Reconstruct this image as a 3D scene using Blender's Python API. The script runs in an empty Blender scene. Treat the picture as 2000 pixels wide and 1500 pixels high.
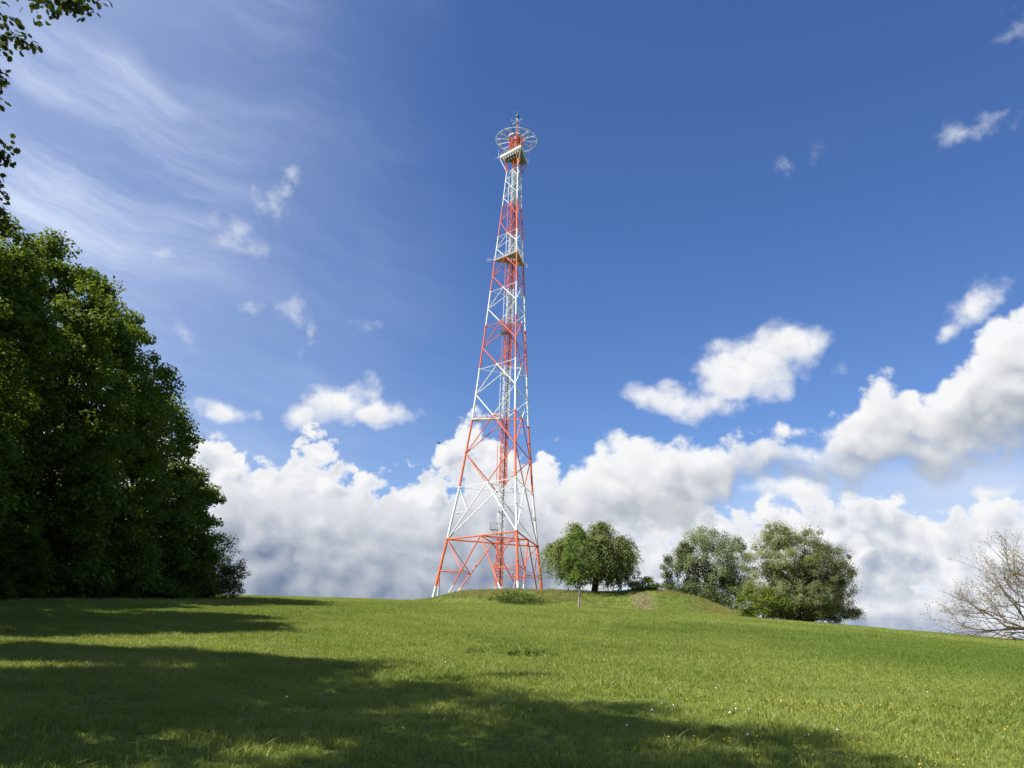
import bpy, bmesh, math, random
import numpy as np
from mathutils import Vector, Matrix

R = math.radians
scene = bpy.context.scene
COL = scene.collection

# ---------------------------------------------------------------- camera
# eye at the origin, 1.6 m above the meadow; looking along +Y, tilted up, rolled a little
PITCH, ROLL = R(19.177), R(2.17)
cam_data = bpy.data.cameras.new('camera')
cam_data.sensor_width = 36.0
cam_data.lens = 36.0 * 1618.0 / 2000.0
cam_data.clip_start = 0.1
cam_data.clip_end = 20000.0
cam = bpy.data.objects.new('camera', cam_data)
COL.objects.link(cam)
c_, s_, cr_, sr_ = math.cos(PITCH), math.sin(PITCH), math.cos(ROLL), math.sin(ROLL)
UP0, FWD = Vector((0, -s_, c_)), Vector((0, c_, s_))
RIGHT = Vector((1, 0, 0)) * cr_ + UP0 * sr_
UPV = UP0 * cr_ - Vector((1, 0, 0)) * sr_
cam.matrix_world = Matrix((RIGHT, UPV, -FWD)).transposed().to_4x4()
scene.camera = cam

# ---------------------------------------------------------------- exposure
scene.view_settings.view_transform = 'Standard'
scene.view_settings.look = 'None'
scene.view_settings.exposure = 1.0
scene.view_settings.gamma = 1.0
scene.view_settings.use_curve_mapping = False
scene.cycles.max_bounces = 8
scene.cycles.transparent_max_bounces = 8
scene.cycles.use_denoising = True

# ---------------------------------------------------------------- sun
SUN_AZ, SUN_EL = R(-121.0), R(48.0)          # azimuth clockwise from +Y: high on the left
SUN_DIR = Vector((math.sin(SUN_AZ) * math.cos(SUN_EL), math.cos(SUN_AZ) * math.cos(SUN_EL), math.sin(SUN_EL)))
sun_data = bpy.data.lights.new('sun', 'SUN')
sun_data.energy = 5.0
sun_data.angle = R(0.53)
sun_data.color = (1.0, 0.955, 0.88)
sun = bpy.data.objects.new('sun', sun_data)
sun.rotation_euler = SUN_DIR.to_track_quat('Z', 'Y').to_euler()
COL.objects.link(sun)

# ---------------------------------------------------------------- node helper
class NT:
    def __init__(self, tree):
        self.t = tree
    def n(self, typ, **kw):
        nd = self.t.nodes.new(typ)
        for k, v in kw.items():
            if k == 'ins':
                for i, val in v.items():
                    if hasattr(val, 'is_output'):
                        self.t.links.new(val, nd.inputs[i])
                    else:
                        nd.inputs[i].default_value = val
            else:
                setattr(nd, k, v)
        return nd
    def m(self, op, a, b=None, c=None, clamp=False):
        nd = self.t.nodes.new('ShaderNodeMath'); nd.operation = op; nd.use_clamp = clamp
        for i, val in enumerate((a, b, c)):
            if val is None: continue
            if hasattr(val, 'is_output'): self.t.links.new(val, nd.inputs[i])
            else: nd.inputs[i].default_value = val
        return nd.outputs[0]
    def vm(self, op, a, b=None, sc=None):
        nd = self.t.nodes.new('ShaderNodeVectorMath'); nd.operation = op
        for i, val in enumerate((a, b)):
            if val is None: continue
            if hasattr(val, 'is_output'): self.t.links.new(val, nd.inputs[i])
            else: nd.inputs[i].default_value = val
        if sc is not None:
            if hasattr(sc, 'is_output'): self.t.links.new(sc, nd.inputs['Scale'])
            else: nd.inputs['Scale'].default_value = sc
        return nd.outputs['Value'] if op in ('DOT_PRODUCT', 'LENGTH', 'DISTANCE') else nd.outputs[0]
    def noise(self, vec, scale, detail=4, rough=0.55, dist=0.0, lac=2.0, typ='FBM', dim='3D'):
        nd = self.n('ShaderNodeTexNoise', noise_dimensions=dim, noise_type=typ, normalize=True)
        self.t.links.new(vec, nd.inputs['Vector'])
        for k, v in (('Scale', scale), ('Detail', detail), ('Roughness', rough), ('Lacunarity', lac), ('Distortion', dist)):
            nd.inputs[k].default_value = v
        return nd.outputs[0]
    def vor(self, vec, scale, detail=2, rough=0.5, smooth=0.6, feature='SMOOTH_F1', rnd=1.0):
        nd = self.n('ShaderNodeTexVoronoi', feature=feature, normalize=False)
        self.t.links.new(vec, nd.inputs['Vector'])
        nd.inputs['Scale'].default_value = scale
        nd.inputs['Detail'].default_value = detail
        nd.inputs['Roughness'].default_value = rough
        if 'Smoothness' in nd.inputs: nd.inputs['Smoothness'].default_value = smooth
        nd.inputs['Randomness'].default_value = rnd
        return nd.outputs['Distance']
    def map(self, val, a, b, c=0.0, d=1.0, smooth=True, clamp=True):
        nd = self.n('ShaderNodeMapRange', interpolation_type='SMOOTHSTEP' if smooth else 'LINEAR')
        nd.clamp = clamp
        for i, v in enumerate((val, a, b, c, d)):
            if hasattr(v, 'is_output'): self.t.links.new(v, nd.inputs[i])
            else: nd.inputs[i].default_value = v
        return nd.outputs[0]
    def mix(self, fac, a, b, blend='MIX'):
        nd = self.n('ShaderNodeMix', data_type='RGBA', blend_type=blend)
        for i, v in ((0, fac), (6, a), (7, b)):
            if hasattr(v, 'is_output'): self.t.links.new(v, nd.inputs[i])
            else: nd.inputs[i].default_value = v if i == 0 else (*v, 1.0)
        return nd.outputs[2]
    def ramp(self, fac, stops, interp='LINEAR'):
        nd = self.n('ShaderNodeValToRGB')
        cr = nd.color_ramp; cr.interpolation = interp
        while len(cr.elements) > len(stops): cr.elements.remove(cr.elements[-1])
        while len(cr.elements) < len(stops): cr.elements.new(0.5)
        for e, (p, col) in zip(cr.elements, stops):
            e.position = p; e.color = (*col, 1.0)
        self.t.links.new(fac, nd.inputs[0])
        return nd.outputs[0]

# ---------------------------------------------------------------- sky: Nishita air, veil of cirrus, banks of cumulus
# cumulus by compass bearing, degrees: (azimuth, elevation) along the tops and bases of the long banks ...
T_BACK = [(-55.0, 9.0), (-45.0, 11.5), (-32.0, 13.5), (-24.0, 14.1), (-21.7, 13.7), (-20.1, 13.4), (-18.0, 12.4), (-16.6, 12.1), (-15.6, 13.3), (-14.2, 14.8), (-12.4, 14.4), (-11.3, 13.7), (-10.5, 12.9), (-8.4, 13.3), (-5.6, 14.0), (-3.5, 14.8), (-1.3, 15.0), (0.2, 14.3), (1.7, 14.2), (3.1, 13.8), (5.7, 12.0), (7.4, 11.6), (10.9, 11.2), (14.3, 10.6), (17.6, 10.6), (19.5, 10.4), (22.0, 10.4), (23.6, 11.2), (25.1, 11.6), (26.3, 11.0), (27.5, 10.0), (29.5, 10.3), (30.9, 10.6), (32.2, 10.4), (38.0, 11.0), (55.0, 9.0)]
T_FRONT = [(-50.0, -3.0), (-38.0, 5.0), (-23.0, 8.4), (-20.2, 9.8), (-19.1, 11.4), (-17.3, 12.1), (-15.2, 11.8), (-13.2, 11.9), (-11.7, 11.4), (-10.4, 11.6), (-8.3, 12.1), (-6.8, 11.4), (-5.0, 10.7), (-4.0, 11.5), (-1.9, 12.6), (0.2, 13.1), (2.4, 12.4), (3.9, 10.9), (6.0, 7.8), (9.1, 4.2), (10.0, -4.0)]
T_RIGHT = [(-3.0, 6.0), (0.3, 11.3), (1.7, 12.9), (3.5, 14.0), (5.3, 15.1), (7.1, 15.8), (8.5, 15.4), (10.3, 15.6), (12.1, 16.6), (13.9, 16.2), (15.6, 16.8), (17.4, 17.1), (19.0, 16.3), (19.9, 15.5), (21.3, 16.0), (23.0, 17.6), (24.1, 18.8), (25.5, 19.5), (26.7, 19.0), (27.8, 18.2), (29.0, 18.6), (30.4, 19.6), (31.7, 20.7), (33.0, 21.7), (34.2, 22.4), (36.0, 25.0), (44.0, 18.0), (52.0, 9.0)]
B_RIGHT = [(-3.0, 8.0), (0.3, 11.8), (2.5, 10.3), (4.6, 9.7), (7.4, 9.5), (10.9, 9.6), (13.6, 10.1), (15.0, 11.3), (15.7, 12.6), (17.1, 13.4), (19.1, 13.7), (21.0, 12.8), (22.6, 12.5), (24.7, 12.7), (26.6, 13.2), (27.9, 12.4), (29.6, 12.1), (31.6, 13.0), (32.8, 13.2), (36.0, 14.0), (44.0, 13.0), (52.0, 12.0)]
# ... and single puffs: (azimuth, elevation, half width, half height, tilt, thickness)
PUFFS = [
    (-12.5, 16.9, 3.3, 1.6, 14.0, 1.0), (-9.7, 16.5, 2.8, 0.9, 0.5, 0.95), (-14.8, 15.8, 2.2, 1.1, 20.8, 0.95), (-20.27, 15.73, 2.25, 0.86, -0.7, 0.95),
    (-21.58, 27.06, 2.08, 0.86, -13.0, 0.55), (-18.82, 29.57, 1.43, 0.81, 41.7, 0.6), (-17.62, 31.37, 0.81, 0.53, -7.8, 0.55), (-15.73, 22.5, 2.2, 0.9, -26.4, 0.6),
    (-14.26, 21.52, 0.79, 1.17, -2.7, 0.6), (-25.49, 24.85, 0.99, 0.42, 12.2, 0.5), (-22.4, 19.64, 1.49, 0.85, -25.9, 0.45), (-19.12, 22.51, 0.77, 0.4, 9.0, 0.42),
    (-10.95, 22.48, 1.3, 0.49, -3.7, 0.4), (17.5, 19.9, 4.1, 2.7, 10.4, 1.0), (20.1, 21.1, 2.3, 1.7, 4.7, 1.0), (15.3, 19.1, 2.6, 2.2, -3.0, 1.0),
    (11.6, 18.1, 3.2, 1.0, -7.6, 0.95), (13.7, 17.5, 2.4, 1.4, -2.1, 0.95), (22.92, 19.63, 0.78, 0.46, -5.5, 0.5), (30.79, 22.25, 1.52, 1.1, 27.0, 0.75),
    (29.66, 21.01, 0.94, 0.94, -8.7, 0.7), (31.79, 23.32, 1.09, 0.55, 10.5, 0.5), (18.36, 12.02, 4.42, 0.87, -8.2, 0.7), (31.13, 11.28, 1.86, 0.77, 4.6, 0.8),
    (32.39, 32.49, 3.24, 0.79, 6.4, 0.47), (21.31, 32.93, 2.41, 0.8, 18.1, 0.31), (37.02, 37.6, 1.02, 1.62, -18.4, 0.42), (34.66, 32.99, 1.14, 0.6, 13.8, 0.44),
]

world = bpy.data.worlds.new('World')
scene.world = world
world.use_nodes = True
wt = world.node_tree
for nd in list(wt.nodes): wt.nodes.remove(nd)
W = NT(wt)
tc = W.n('ShaderNodeTexCoord')
DIR = W.vm('NORMALIZE', tc.outputs['Generated'])
sepd = W.n('ShaderNodeSeparateXYZ', ins={0: DIR})
AZ = W.m('MULTIPLY', W.m('ARCTAN2', sepd.outputs[0], sepd.outputs[1]), 57.29578)
EL = W.m('MULTIPLY', W.m('ARCSINE', sepd.outputs[2]), 57.29578)

sky = W.n('ShaderNodeTexSky', sky_type='NISHITA', sun_disc=False)
sky.sun_elevation = SUN_EL
sky.sun_rotation = SUN_AZ
sky.altitude = 300.0
sky.air_density = 1.0
sky.dust_density = 0.2
sky.ozone_density = 2.0
hsv = W.n('ShaderNodeHueSaturation', ins={'Hue': 0.513, 'Saturation': 1.23, 'Value': 1.36, 'Color': sky.outputs[0]})
SKY = 0.115
blue = W.vm('SCALE', hsv.outputs[0], sc=SKY)

# cirrus veil, combed along one direction, thickest on the sun's side
q0 = W.n('ShaderNodeCombineXYZ', ins={0: AZ, 1: EL, 2: 0.0}).outputs[0]
wob = W.n('ShaderNodeTexNoise', noise_dimensions='2D', ins={0: q0})
wob.inputs['Scale'].default_value = 0.05; wob.inputs['Detail'].default_value = 4
qc = W.vm('ADD', q0, W.vm('SCALE', W.vm('SUBTRACT', wob.outputs['Color'], (0.5, 0.5, 0.5)), sc=8.0))
comb = W.n('ShaderNodeMapping', vector_type='POINT', ins={0: qc})
comb.inputs['Rotation'].default_value = (0, 0, R(11))
streak = W.noise(W.vm('MULTIPLY', comb.outputs[0], (0.034, 0.19, 1.0)), 1.0, 6, 0.60, dim='2D')
soft = W.noise(W.vm('MULTIPLY', comb.outputs[0], (0.03, 0.06, 1.0)), 1.3, 3, 0.5, dim='2D')
across = W.m('ADD', W.m('MULTIPLY', AZ, -0.060), W.m('MULTIPLY', EL, -0.010))
veil = W.map(across, -0.25, 1.9)
fibre = W.noise(W.vm('MULTIPLY', comb.outputs[0], (0.05, 0.75, 1.0)), 1.0, 5, 0.65, dim='2D')
fib = W.m('MULTIPLY', W.map(W.m('ADD', streak, W.m('MULTIPLY', W.m('SUBTRACT', fibre, 0.5), 0.26)), 0.30, 0.80), W.map(soft, 0.30, 0.68, 0.2, 1.0))
cir = W.m('MULTIPLY', veil, W.m('ADD', W.m('MULTIPLY', fib, 0.78), 0.34), clamp=True)
cir = W.m('MULTIPLY', cir, W.map(EL, 4.0, 22.0, 0.75, 1.0))
air = W.mix(cir, blue, (0.66, 0.76, 0.98))

# one set of billows for all cumulus, read at the point and a little towards the sun
SUNWARD = W.vm('ADD', DIR, (-0.013, 0.0, 0.017))
def puff_noise(vec):
    flat = W.vm('MULTIPLY', vec, (1.0, 1.0, 1.25))
    n1 = W.noise(flat, 6.5, 7, 0.53)
    n2 = W.noise(W.vm('ADD', flat, (3.7, 1.3, 8.1)), 14.0, 2, 0.5)
    n3 = W.noise(W.vm('ADD', flat, (1.7, 7.3, 2.1)), 36.0, 3, 0.55)
    bil = W.m('ABSOLUTE', W.m('SUBTRACT', n2, 0.5))                # creases between billows
    bi2 = W.m('ABSOLUTE', W.m('SUBTRACT', n3, 0.5))
    big = W.m('ADD', W.m('MULTIPLY', W.m('SUBTRACT', n1, 0.5), 0.9), W.m('MULTIPLY', W.m('SUBTRACT', bil, 0.09), 1.35))
    return W.m('ADD', big, W.m('MULTIPLY', W.m('SUBTRACT', bi2, 0.09), 0.60)), W.m('ADD', big, W.m('MULTIPLY', W.m('SUBTRACT', bi2, 0.09), 0.18))
NZ, smooth_here = puff_noise(DIR)
RELIEF = W.m('SUBTRACT', smooth_here, puff_noise(SUNWARD)[1])
fine = W.noise(DIR, 48.0, 5, 0.62)
BROAD = W.m('SUBTRACT', W.noise(W.vm('MULTIPLY', DIR, (1.0, 1.0, 2.0)), 4.2, 3, 0.5), 0.5)
wrp = W.n('ShaderNodeTexNoise', noise_dimensions='3D', ins={0: W.vm('ADD', DIR, (5.0, 2.0, 1.0))})
wrp.inputs['Scale'].default_value = 16.0; wrp.inputs['Detail'].default_value = 3.0
OFF = W.vm('MULTIPLY', W.vm('SUBTRACT', wrp.outputs['Color'], (0.5, 0.5, 0.5)), (4.5, 2.4, 0.0))
Q = W.vm('ADD', q0, OFF)
sepq = W.n('ShaderNodeSeparateXYZ', ins={0: Q})
AZU = W.m('MULTIPLY_ADD', sepq.outputs[0], 1.0 / 120.0, 0.5, clamp=True)
ELQ = sepq.outputs[1]

def envelope(pts):
    nd = W.n('ShaderNodeFloatCurve')
    cv = nd.mapping.curves[0]
    P = [((a + 60.0) / 120.0, (e + 10.0) / 50.0) for a, e in pts]
    cv.points[0].location = (0.0, P[0][1]); cv.points[1].location = (1.0, P[-1][1])
    for x, y in P: cv.points.new(x, y)
    for p in cv.points: p.handle_type = 'AUTO'
    nd.mapping.update()
    wt.links.new(AZU, nd.inputs[1])
    return W.m('MULTIPLY_ADD', nd.outputs[0], 50.0, -10.0)

def paint(below, depth, density, gain, bright, shade, dark0, dark1, edge, relief_gain=0.55, crest=None, soft=None):
    """one bank over what lies behind it. depth: degrees below its top; density: degrees inside its outline"""
    t = W.m('ADD', density, W.m('MULTIPLY', NZ, gain))
    t = W.m('ADD', t, W.m('MULTIPLY', W.m('SUBTRACT', fine, 0.5), gain * 0.35))
    alpha = W.map(t, 0.0, edge)
    if soft is not None: alpha = W.m('MULTIPLY', alpha, soft)
    thick = W.map(t if crest is None else W.m('MULTIPLY_ADD', NZ, gain, crest), 0.0, edge * 2.6)
    low = W.map(W.m('ADD', depth, W.m('MULTIPLY', W.m('ADD', NZ, BROAD), -gain * 0.8)), dark0, dark1, smooth=False)
    shadow = W.m('MULTIPLY', W.map(RELIEF, 0.24, -0.26, -0.42, 0.58, smooth=False), relief_gain)
    shadow = W.m('MULTIPLY', shadow, W.map(depth, 2.0, 12.0, 1.0, 0.45))
    grey = W.m('MULTIPLY', W.m('ADD', low, shadow), thick, clamp=True)
    return W.mix(alpha, below, W.mix(grey, bright, shade))

# thin milky sheet between the banks on the right
sheet = W.m('MULTIPLY', W.m('MULTIPLY', W.map(AZ, 10.0, 22.0), W.map(AZ, 80.0, 45.0)), W.m('MULTIPLY', W.map(EL, 15.5, 11.0), W.map(BROAD, -0.22, 0.16, 0.35, 0.85)))
air = W.mix(sheet, air, (0.72, 0.79, 0.92))
# far bank along the whole horizon
top = W.m('ADD', envelope(T_BACK), 0.9)
d = W.m('SUBTRACT', top, ELQ)
open_ = W.m('ADD', W.m('MINIMUM', d, 1.9), W.m('MULTIPLY', BROAD, 5.0))
col = paint(air, W.m('SUBTRACT', d, W.m('MULTIPLY', BROAD, 14.0)), open_, 6.5, (0.96, 0.97, 0.985), (0.36, 0.43, 0.56), 0.0, 12.0, 0.8, 1.35)
# long bank on the right, blue showing under its grey base
rt_top = envelope(T_RIGHT); rt_bot = envelope(B_RIGHT)
d = W.m('SUBTRACT', rt_top, ELQ)
up_from_base = W.m('SUBTRACT', ELQ, rt_bot)
inside = W.m('MINIMUM', d, W.m('MULTIPLY_ADD', up_from_base, 0.8, 1.0))
base_soft = W.map(W.m('ADD', up_from_base, W.m('MULTIPLY', NZ, 5.0)), -1.6, 1.7)
span = W.m('MAXIMUM', W.m('SUBTRACT', rt_top, rt_bot), 0.5)
rel = W.m('MULTIPLY', W.m('DIVIDE', d, span), 10.0)
col = paint(col, rel, inside, 5.0, (0.96, 0.97, 0.98), (0.40, 0.44, 0.51), 3.0, 10.5, 1.2, 0.8, crest=d, soft=base_soft)
# single puffs
acc = None; num = None; den = None
for a, e, rx, ry, rot, s in [p for p in PUFFS if p[5] > 0.65]:
    mp = W.n('ShaderNodeMapping', vector_type='TEXTURE', ins={0: Q})
    mp.inputs['Location'].default_value = (a, e, 0)
    mp.inputs['Rotation'].default_value = (0, 0, R(rot))
    mp.inputs['Scale'].default_value = (rx * 1.6, ry * 1.6, 1)
    v = W.n('ShaderNodeTexGradient', gradient_type='SPHERICAL', ins={0: mp.outputs[0]}).outputs['Fac']
    v = W.m('MULTIPLY', v, s) if s != 1 else v
    h = W.m('MULTIPLY', v, W.n('ShaderNodeSeparateXYZ', ins={0: mp.outputs[0]}).outputs[1])      # how high up inside its own puff
    num = h if num is None else W.m('ADD', num, h); den = v if den is None else W.m('ADD', den, v)
    acc = v if acc is None else W.m('SMOOTH_MAX', acc, v, 0.12)
under = W.m('DIVIDE', num, W.m('MAXIMUM', den, 0.02))
gate = W.map(acc, 0.02, 0.2, -1.0, 0.0)
pd = W.m('ADD', W.m('MULTIPLY', W.m('SUBTRACT', acc, 0.27), 5.4), W.m('MULTIPLY', gate, 3.0))
col = paint(col, W.m('MULTIPLY', under, -20.0), pd, 5.0, (0.96, 0.97, 0.985), (0.40, 0.45, 0.55), -2.5, 8.0, 2.7, 0.8)
# thin torn wisps
wis = None
for a, e, rx, ry, rot, s in [p for p in PUFFS if p[5] <= 0.65]:
    mp = W.n('ShaderNodeMapping', vector_type='TEXTURE', ins={0: Q})
    mp.inputs['Location'].default_value = (a, e, 0); mp.inputs['Rotation'].default_value = (0, 0, R(rot))
    mp.inputs['Scale'].default_value = (rx * 1.9, ry * 2.1, 1)
    v = W.m('MULTIPLY', W.n('ShaderNodeTexGradient', gradient_type='SPHERICAL', ins={0: mp.outputs[0]}).outputs['Fac'], s * 2.6 - 0.42)
    wis = v if wis is None else W.m('MAXIMUM', wis, v)
torn = W.m('ADD', W.m('MULTIPLY', NZ, 1.6), W.m('MULTIPLY', W.m('SUBTRACT', fine, 0.5), 1.6))
wa = W.m('MULTIPLY', W.map(wis, 0.02, 0.35), W.map(W.m('ADD', wis, torn), 0.25, 1.45, 0.0, 0.66))
col = W.mix(wa, col, (0.84, 0.88, 0.95))
# nearer grey bank low on the left, in front of the bright tops
d = W.m('SUBTRACT', W.m('ADD', envelope(T_FRONT), -0.4), ELQ)
col = paint(col, d, d, 4.6, (0.80, 0.82, 0.86), (0.21, 0.27, 0.39), -1.0, 8.6, 1.3, 0.65)

bg = W.n("ShaderNodeBackground", ins={0: col, 1: 0.487})
wo = W.n('ShaderNodeOutputWorld')
wt.links.new(bg.outputs[0], wo.inputs[0])
world.cycles.sampling_method = 'MANUAL'
world.cycles.sample_map_resolution = 512

# ================================================================ helpers: objects, meshes, materials
def tag(o, label=None, cat=None, group=None, kind=None):
    if label: o['label'] = label
    if cat: o['category'] = cat
    if group: o['group'] = group
    if kind: o['kind'] = kind
    return o

def empty(name, loc):
    o = bpy.data.objects.new(name, None)
    o.location = loc
    o.empty_display_size = 0.5
    COL.objects.link(o)
    return o

def link_mesh(name, me, mat, parent=None):
    o = bpy.data.objects.new(name, me)
    if mat is not None and len(me.materials) == 0: me.materials.append(mat)
    COL.objects.link(o)
    if parent is not None: o.parent = parent
    return o

def mesh_np(name, V, F, smooth=False, tint=None):
    """F: (n,3) or (n,4) int array"""
    V = np.asarray(V, np.float32); F = np.asarray(F, np.int32)
    k = F.shape[1]; n = len(F)
    me = bpy.data.meshes.new(name)
    me.vertices.add(len(V)); me.vertices.foreach_set('co', V.ravel())
    me.loops.add(n * k); me.loops.foreach_set('vertex_index', F.ravel())
    me.polygons.add(n)
    me.polygons.foreach_set('loop_start', np.arange(0, n * k, k, dtype=np.int32))
    me.update(calc_edges=True)
    if smooth: me.polygons.foreach_set('use_smooth', np.ones(n, bool))
    if tint is not None:
        at = me.attributes.new('tint', 'FLOAT', 'POINT')
        at.data.foreach_set('value', np.asarray(tint, np.float32))
    return me

class MB:
    """collects simple solids into one mesh"""
    def __init__(self): self.v = []; self.f = []; self.n = 0
    def add(self, V, F):
        self.v.append(np.asarray(V, float)); self.f += [tuple(int(i) + self.n for i in q) for q in F]; self.n += len(V)
    def tube(self, pts, rad, sides=8, cap=True):
        pts = [np.asarray(p, float) for p in pts]
        if np.isscalar(rad): rad = [rad] * len(pts)
        V = []; ref = None
        for i, p in enumerate(pts):
            a = pts[max(i - 1, 0)]; b = pts[min(i + 1, len(pts) - 1)]
            t = b - a; t = t / (np.linalg.norm(t) + 1e-12)
            if ref is None: ref = np.array([0, 0, 1.0]) if abs(t[2]) < 0.9 else np.array([1.0, 0, 0])
            u = np.cross(t, ref); u /= np.linalg.norm(u) + 1e-12
            w = np.cross(u, t); ref = w
            for k in range(sides):
                an = 2 * math.pi * k / sides
                V.append(p + rad[i] * (math.cos(an) * u + math.sin(an) * w))
        F = []
        for i in range(len(pts) - 1):
            for k in range(sides):
                k2 = (k + 1) % sides
                F.append((i * sides + k2, i * sides + k, (i + 1) * sides + k, (i + 1) * sides + k2))
        if cap:
            F.append(tuple(range(sides)))
            F.append(tuple(reversed(range((len(pts) - 1) * sides, len(pts) * sides))))
        self.add(V, F); return self
    def box(self, c, size, rot=None):
        c = np.asarray(c, float); s = np.asarray(size, float) / 2
        V = np.array([[x, y, z] for x in (-1, 1) for y in (-1, 1) for z in (-1, 1)]) * s
        if rot is not None: V = V @ np.asarray(rot).T
        self.add(V + c, [(0, 1, 3, 2), (4, 6, 7, 5), (0, 4, 5, 1), (2, 3, 7, 6), (0, 2, 6, 4), (1, 5, 7, 3)]); return self
    def build(self, name, mat, parent=None, smooth=True):
        me = bpy.data.meshes.new(name)
        me.from_pydata([tuple(v) for v in np.concatenate(self.v)], [], self.f)
        me.update()
        if smooth:
            me.polygons.foreach_set('use_smooth', np.ones(len(me.polygons), bool))
            try: me.set_sharp_from_angle(angle=R(50))
            except Exception: pass
        return link_mesh(name, me, mat, parent)

def new_mat(name):
    m = bpy.data.materials.new(name); m.use_nodes = True
    t = m.node_tree
    for nd in list(t.nodes): t.nodes.remove(nd)
    N = NT(t); out = N.n('ShaderNodeOutputMaterial')
    return m, N, out

def leaf_material(name, dark, light, trans=0.32, trans_col=None, rough=0.55, gloss=0.25, instancer=False):
    """leaf or blade: diffuse + light coming through; colour wanders between dark and light from leaf to leaf"""
    m, N, out = new_mat(name)
    tint = N.n('ShaderNodeAttribute', attribute_name='tint', attribute_type='INSTANCER' if instancer else 'GEOMETRY').outputs['Fac']
    if instancer:
        rnd = N.n('ShaderNodeObjectInfo').outputs['Random']
        own = N.n('ShaderNodeAttribute', attribute_name='blade', attribute_type='GEOMETRY').outputs['Fac']
        tint = N.m('ADD', N.m('MULTIPLY', tint, 0.58), N.m('ADD', N.m('MULTIPLY', rnd, 0.18), N.m('MULTIPLY', own, 0.30)), clamp=True)
    col = N.mix(tint, dark, light)
    tc_ = trans_col or tuple(min(1, c * k) for c, k in zip(light, (1.35, 1.25, 0.6)))
    b = N.n('ShaderNodeBsdfPrincipled', ins={'Base Color': col, 'Roughness': rough, 'Specular IOR Level': gloss})
    tr = N.n('ShaderNodeBsdfTranslucent', ins={0: N.mix(0.6, col, tc_)})
    mx = N.n('ShaderNodeMixShader', ins={0: trans, 1: b.outputs[0], 2: tr.outputs[0]})
    N.t.links.new(mx.outputs[0], out.inputs[0])
    return m

def bark_material(name, a, b, scale=6.0):
    m, N, out = new_mat(name)
    pos = N.n('ShaderNodeTexCoord').outputs['Object']
    n1 = N.noise(N.vm('MULTIPLY', pos, (1.0, 1.0, 0.25)), scale, 5, 0.65)
    col = N.mix(N.map(n1, 0.35, 0.68), a, b)
    bs = N.n('ShaderNodeBsdfPrincipled', ins={'Base Color': col, 'Roughness': 0.9, 'Specular IOR Level': 0.1})
    bp = N.n('ShaderNodeBump', ins={'Strength': 0.6, 'Distance': 0.03, 'Height': n1})
    N.t.links.new(bp.outputs[0], bs.inputs['Normal'])
    N.t.links.new(bs.outputs[0], out.inputs[0])
    return m

# value noise for layout
_rs = np.random.RandomState(11)
_lat = _rs.rand(256, 256)
def vnoise(x, y):
    x = np.asarray(x, float); y = np.asarray(y, float)
    xi = np.floor(x).astype(int); yi = np.floor(y).astype(int); fx = x - xi; fy = y - yi
    fx = fx * fx * (3 - 2 * fx); fy = fy * fy * (3 - 2 * fy)
    g = lambda i, j: _lat[i % 256, j % 256]
    return (g(xi, yi) * (1 - fx) + g(xi + 1, yi) * fx) * (1 - fy) + (g(xi, yi + 1) * (1 - fx) + g(xi + 1, yi + 1) * fx) * fy

# ================================================================ terrain
_ty = np.arange(-4000.0, 6001.0, 1.0)
_sl = np.full_like(_ty, 0.0885)
_sl[_ty < -40] = 0.0885 * np.clip(1 + (_ty[_ty < -40] + 40) / 160.0, 0, 1)
_hi = _ty > 105
_sl[_hi] = np.maximum(0.0885 - 0.0006 * (_ty[_hi] - 105), -0.05)
_sl[_ty > 700] = -0.05 * np.clip(1 - (_ty[_ty > 700] - 700) / 500.0, 0, 1)
_tz = np.concatenate([[0], np.cumsum((_sl[1:] + _sl[:-1]) / 2)])
_tz += -1.6 - np.interp(0.0, _ty, _tz)

MOUND_Y = 129.0
MOUND_X = np.array([-14.0, -10.7, -7.8, -5.0, 1.2, 9.0, 15.3, 21.5, 24.5, 27.5, 30.6, 33.5, 36.5])
MOUND_Z = np.array([0.0, 0.32, 1.30, 1.82, 2.15, 2.30, 2.42, 3.15, 3.02, 2.62, 1.90, 0.75, 0.0])
def mound_h(x, y):
    x = np.asarray(x, float); y = np.asarray(y, float)
    h = np.interp(x, MOUND_X, MOUND_Z)
    # rounder: average with neighbours
    h = (h + np.interp(x - 1.2, MOUND_X, MOUND_Z) + np.interp(x + 1.2, MOUND_X, MOUND_Z)) / 3
    dy = y - MOUND_Y - 1.2 * np.sin(x * 0.13)
    w = np.where(dy < 0, 12.5, 20.0)
    c = np.clip(np.abs(dy) / w, 0, 1)
    prof = 0.5 + 0.5 * np.cos(np.pi * c)
    lump = 0.22 * (vnoise(x * 0.45 + 3, y * 0.45) - 0.5) + 0.10 * (vnoise(x * 1.3, y * 1.3) - 0.5)
    return h * prof + lump * np.clip(h * prof, 0, 1)
def ground_h(x, y):
    x = np.asarray(x, float); y = np.asarray(y, float)
    z = np.interp(y, _ty, _tz)
    xr = np.clip(x, 0, 70); z = z - 0.0005 * xr ** 2 - np.clip(x - 70, 0, 900) * 0.05
    xl = np.clip(-x, 0, 60); z = z - 0.00018 * xl ** 2 - np.clip(-x - 60, 0, 900) * 0.02
    near = np.exp(-(x / 160) ** 2 - ((y - 60) / 160) ** 2)
    z = z + near * (0.22 * (vnoise(x / 14 + 7, y / 14) - 0.5) + 0.07 * (vnoise(x / 4, y / 4 + 5) - 0.5)) * np.clip((np.hypot(x, y) - 2) / 12, 0, 1)
    return z + mound_h(x, y)
def gz(x, y): return float(ground_h(np.array([x]), np.array([y]))[0])

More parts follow.
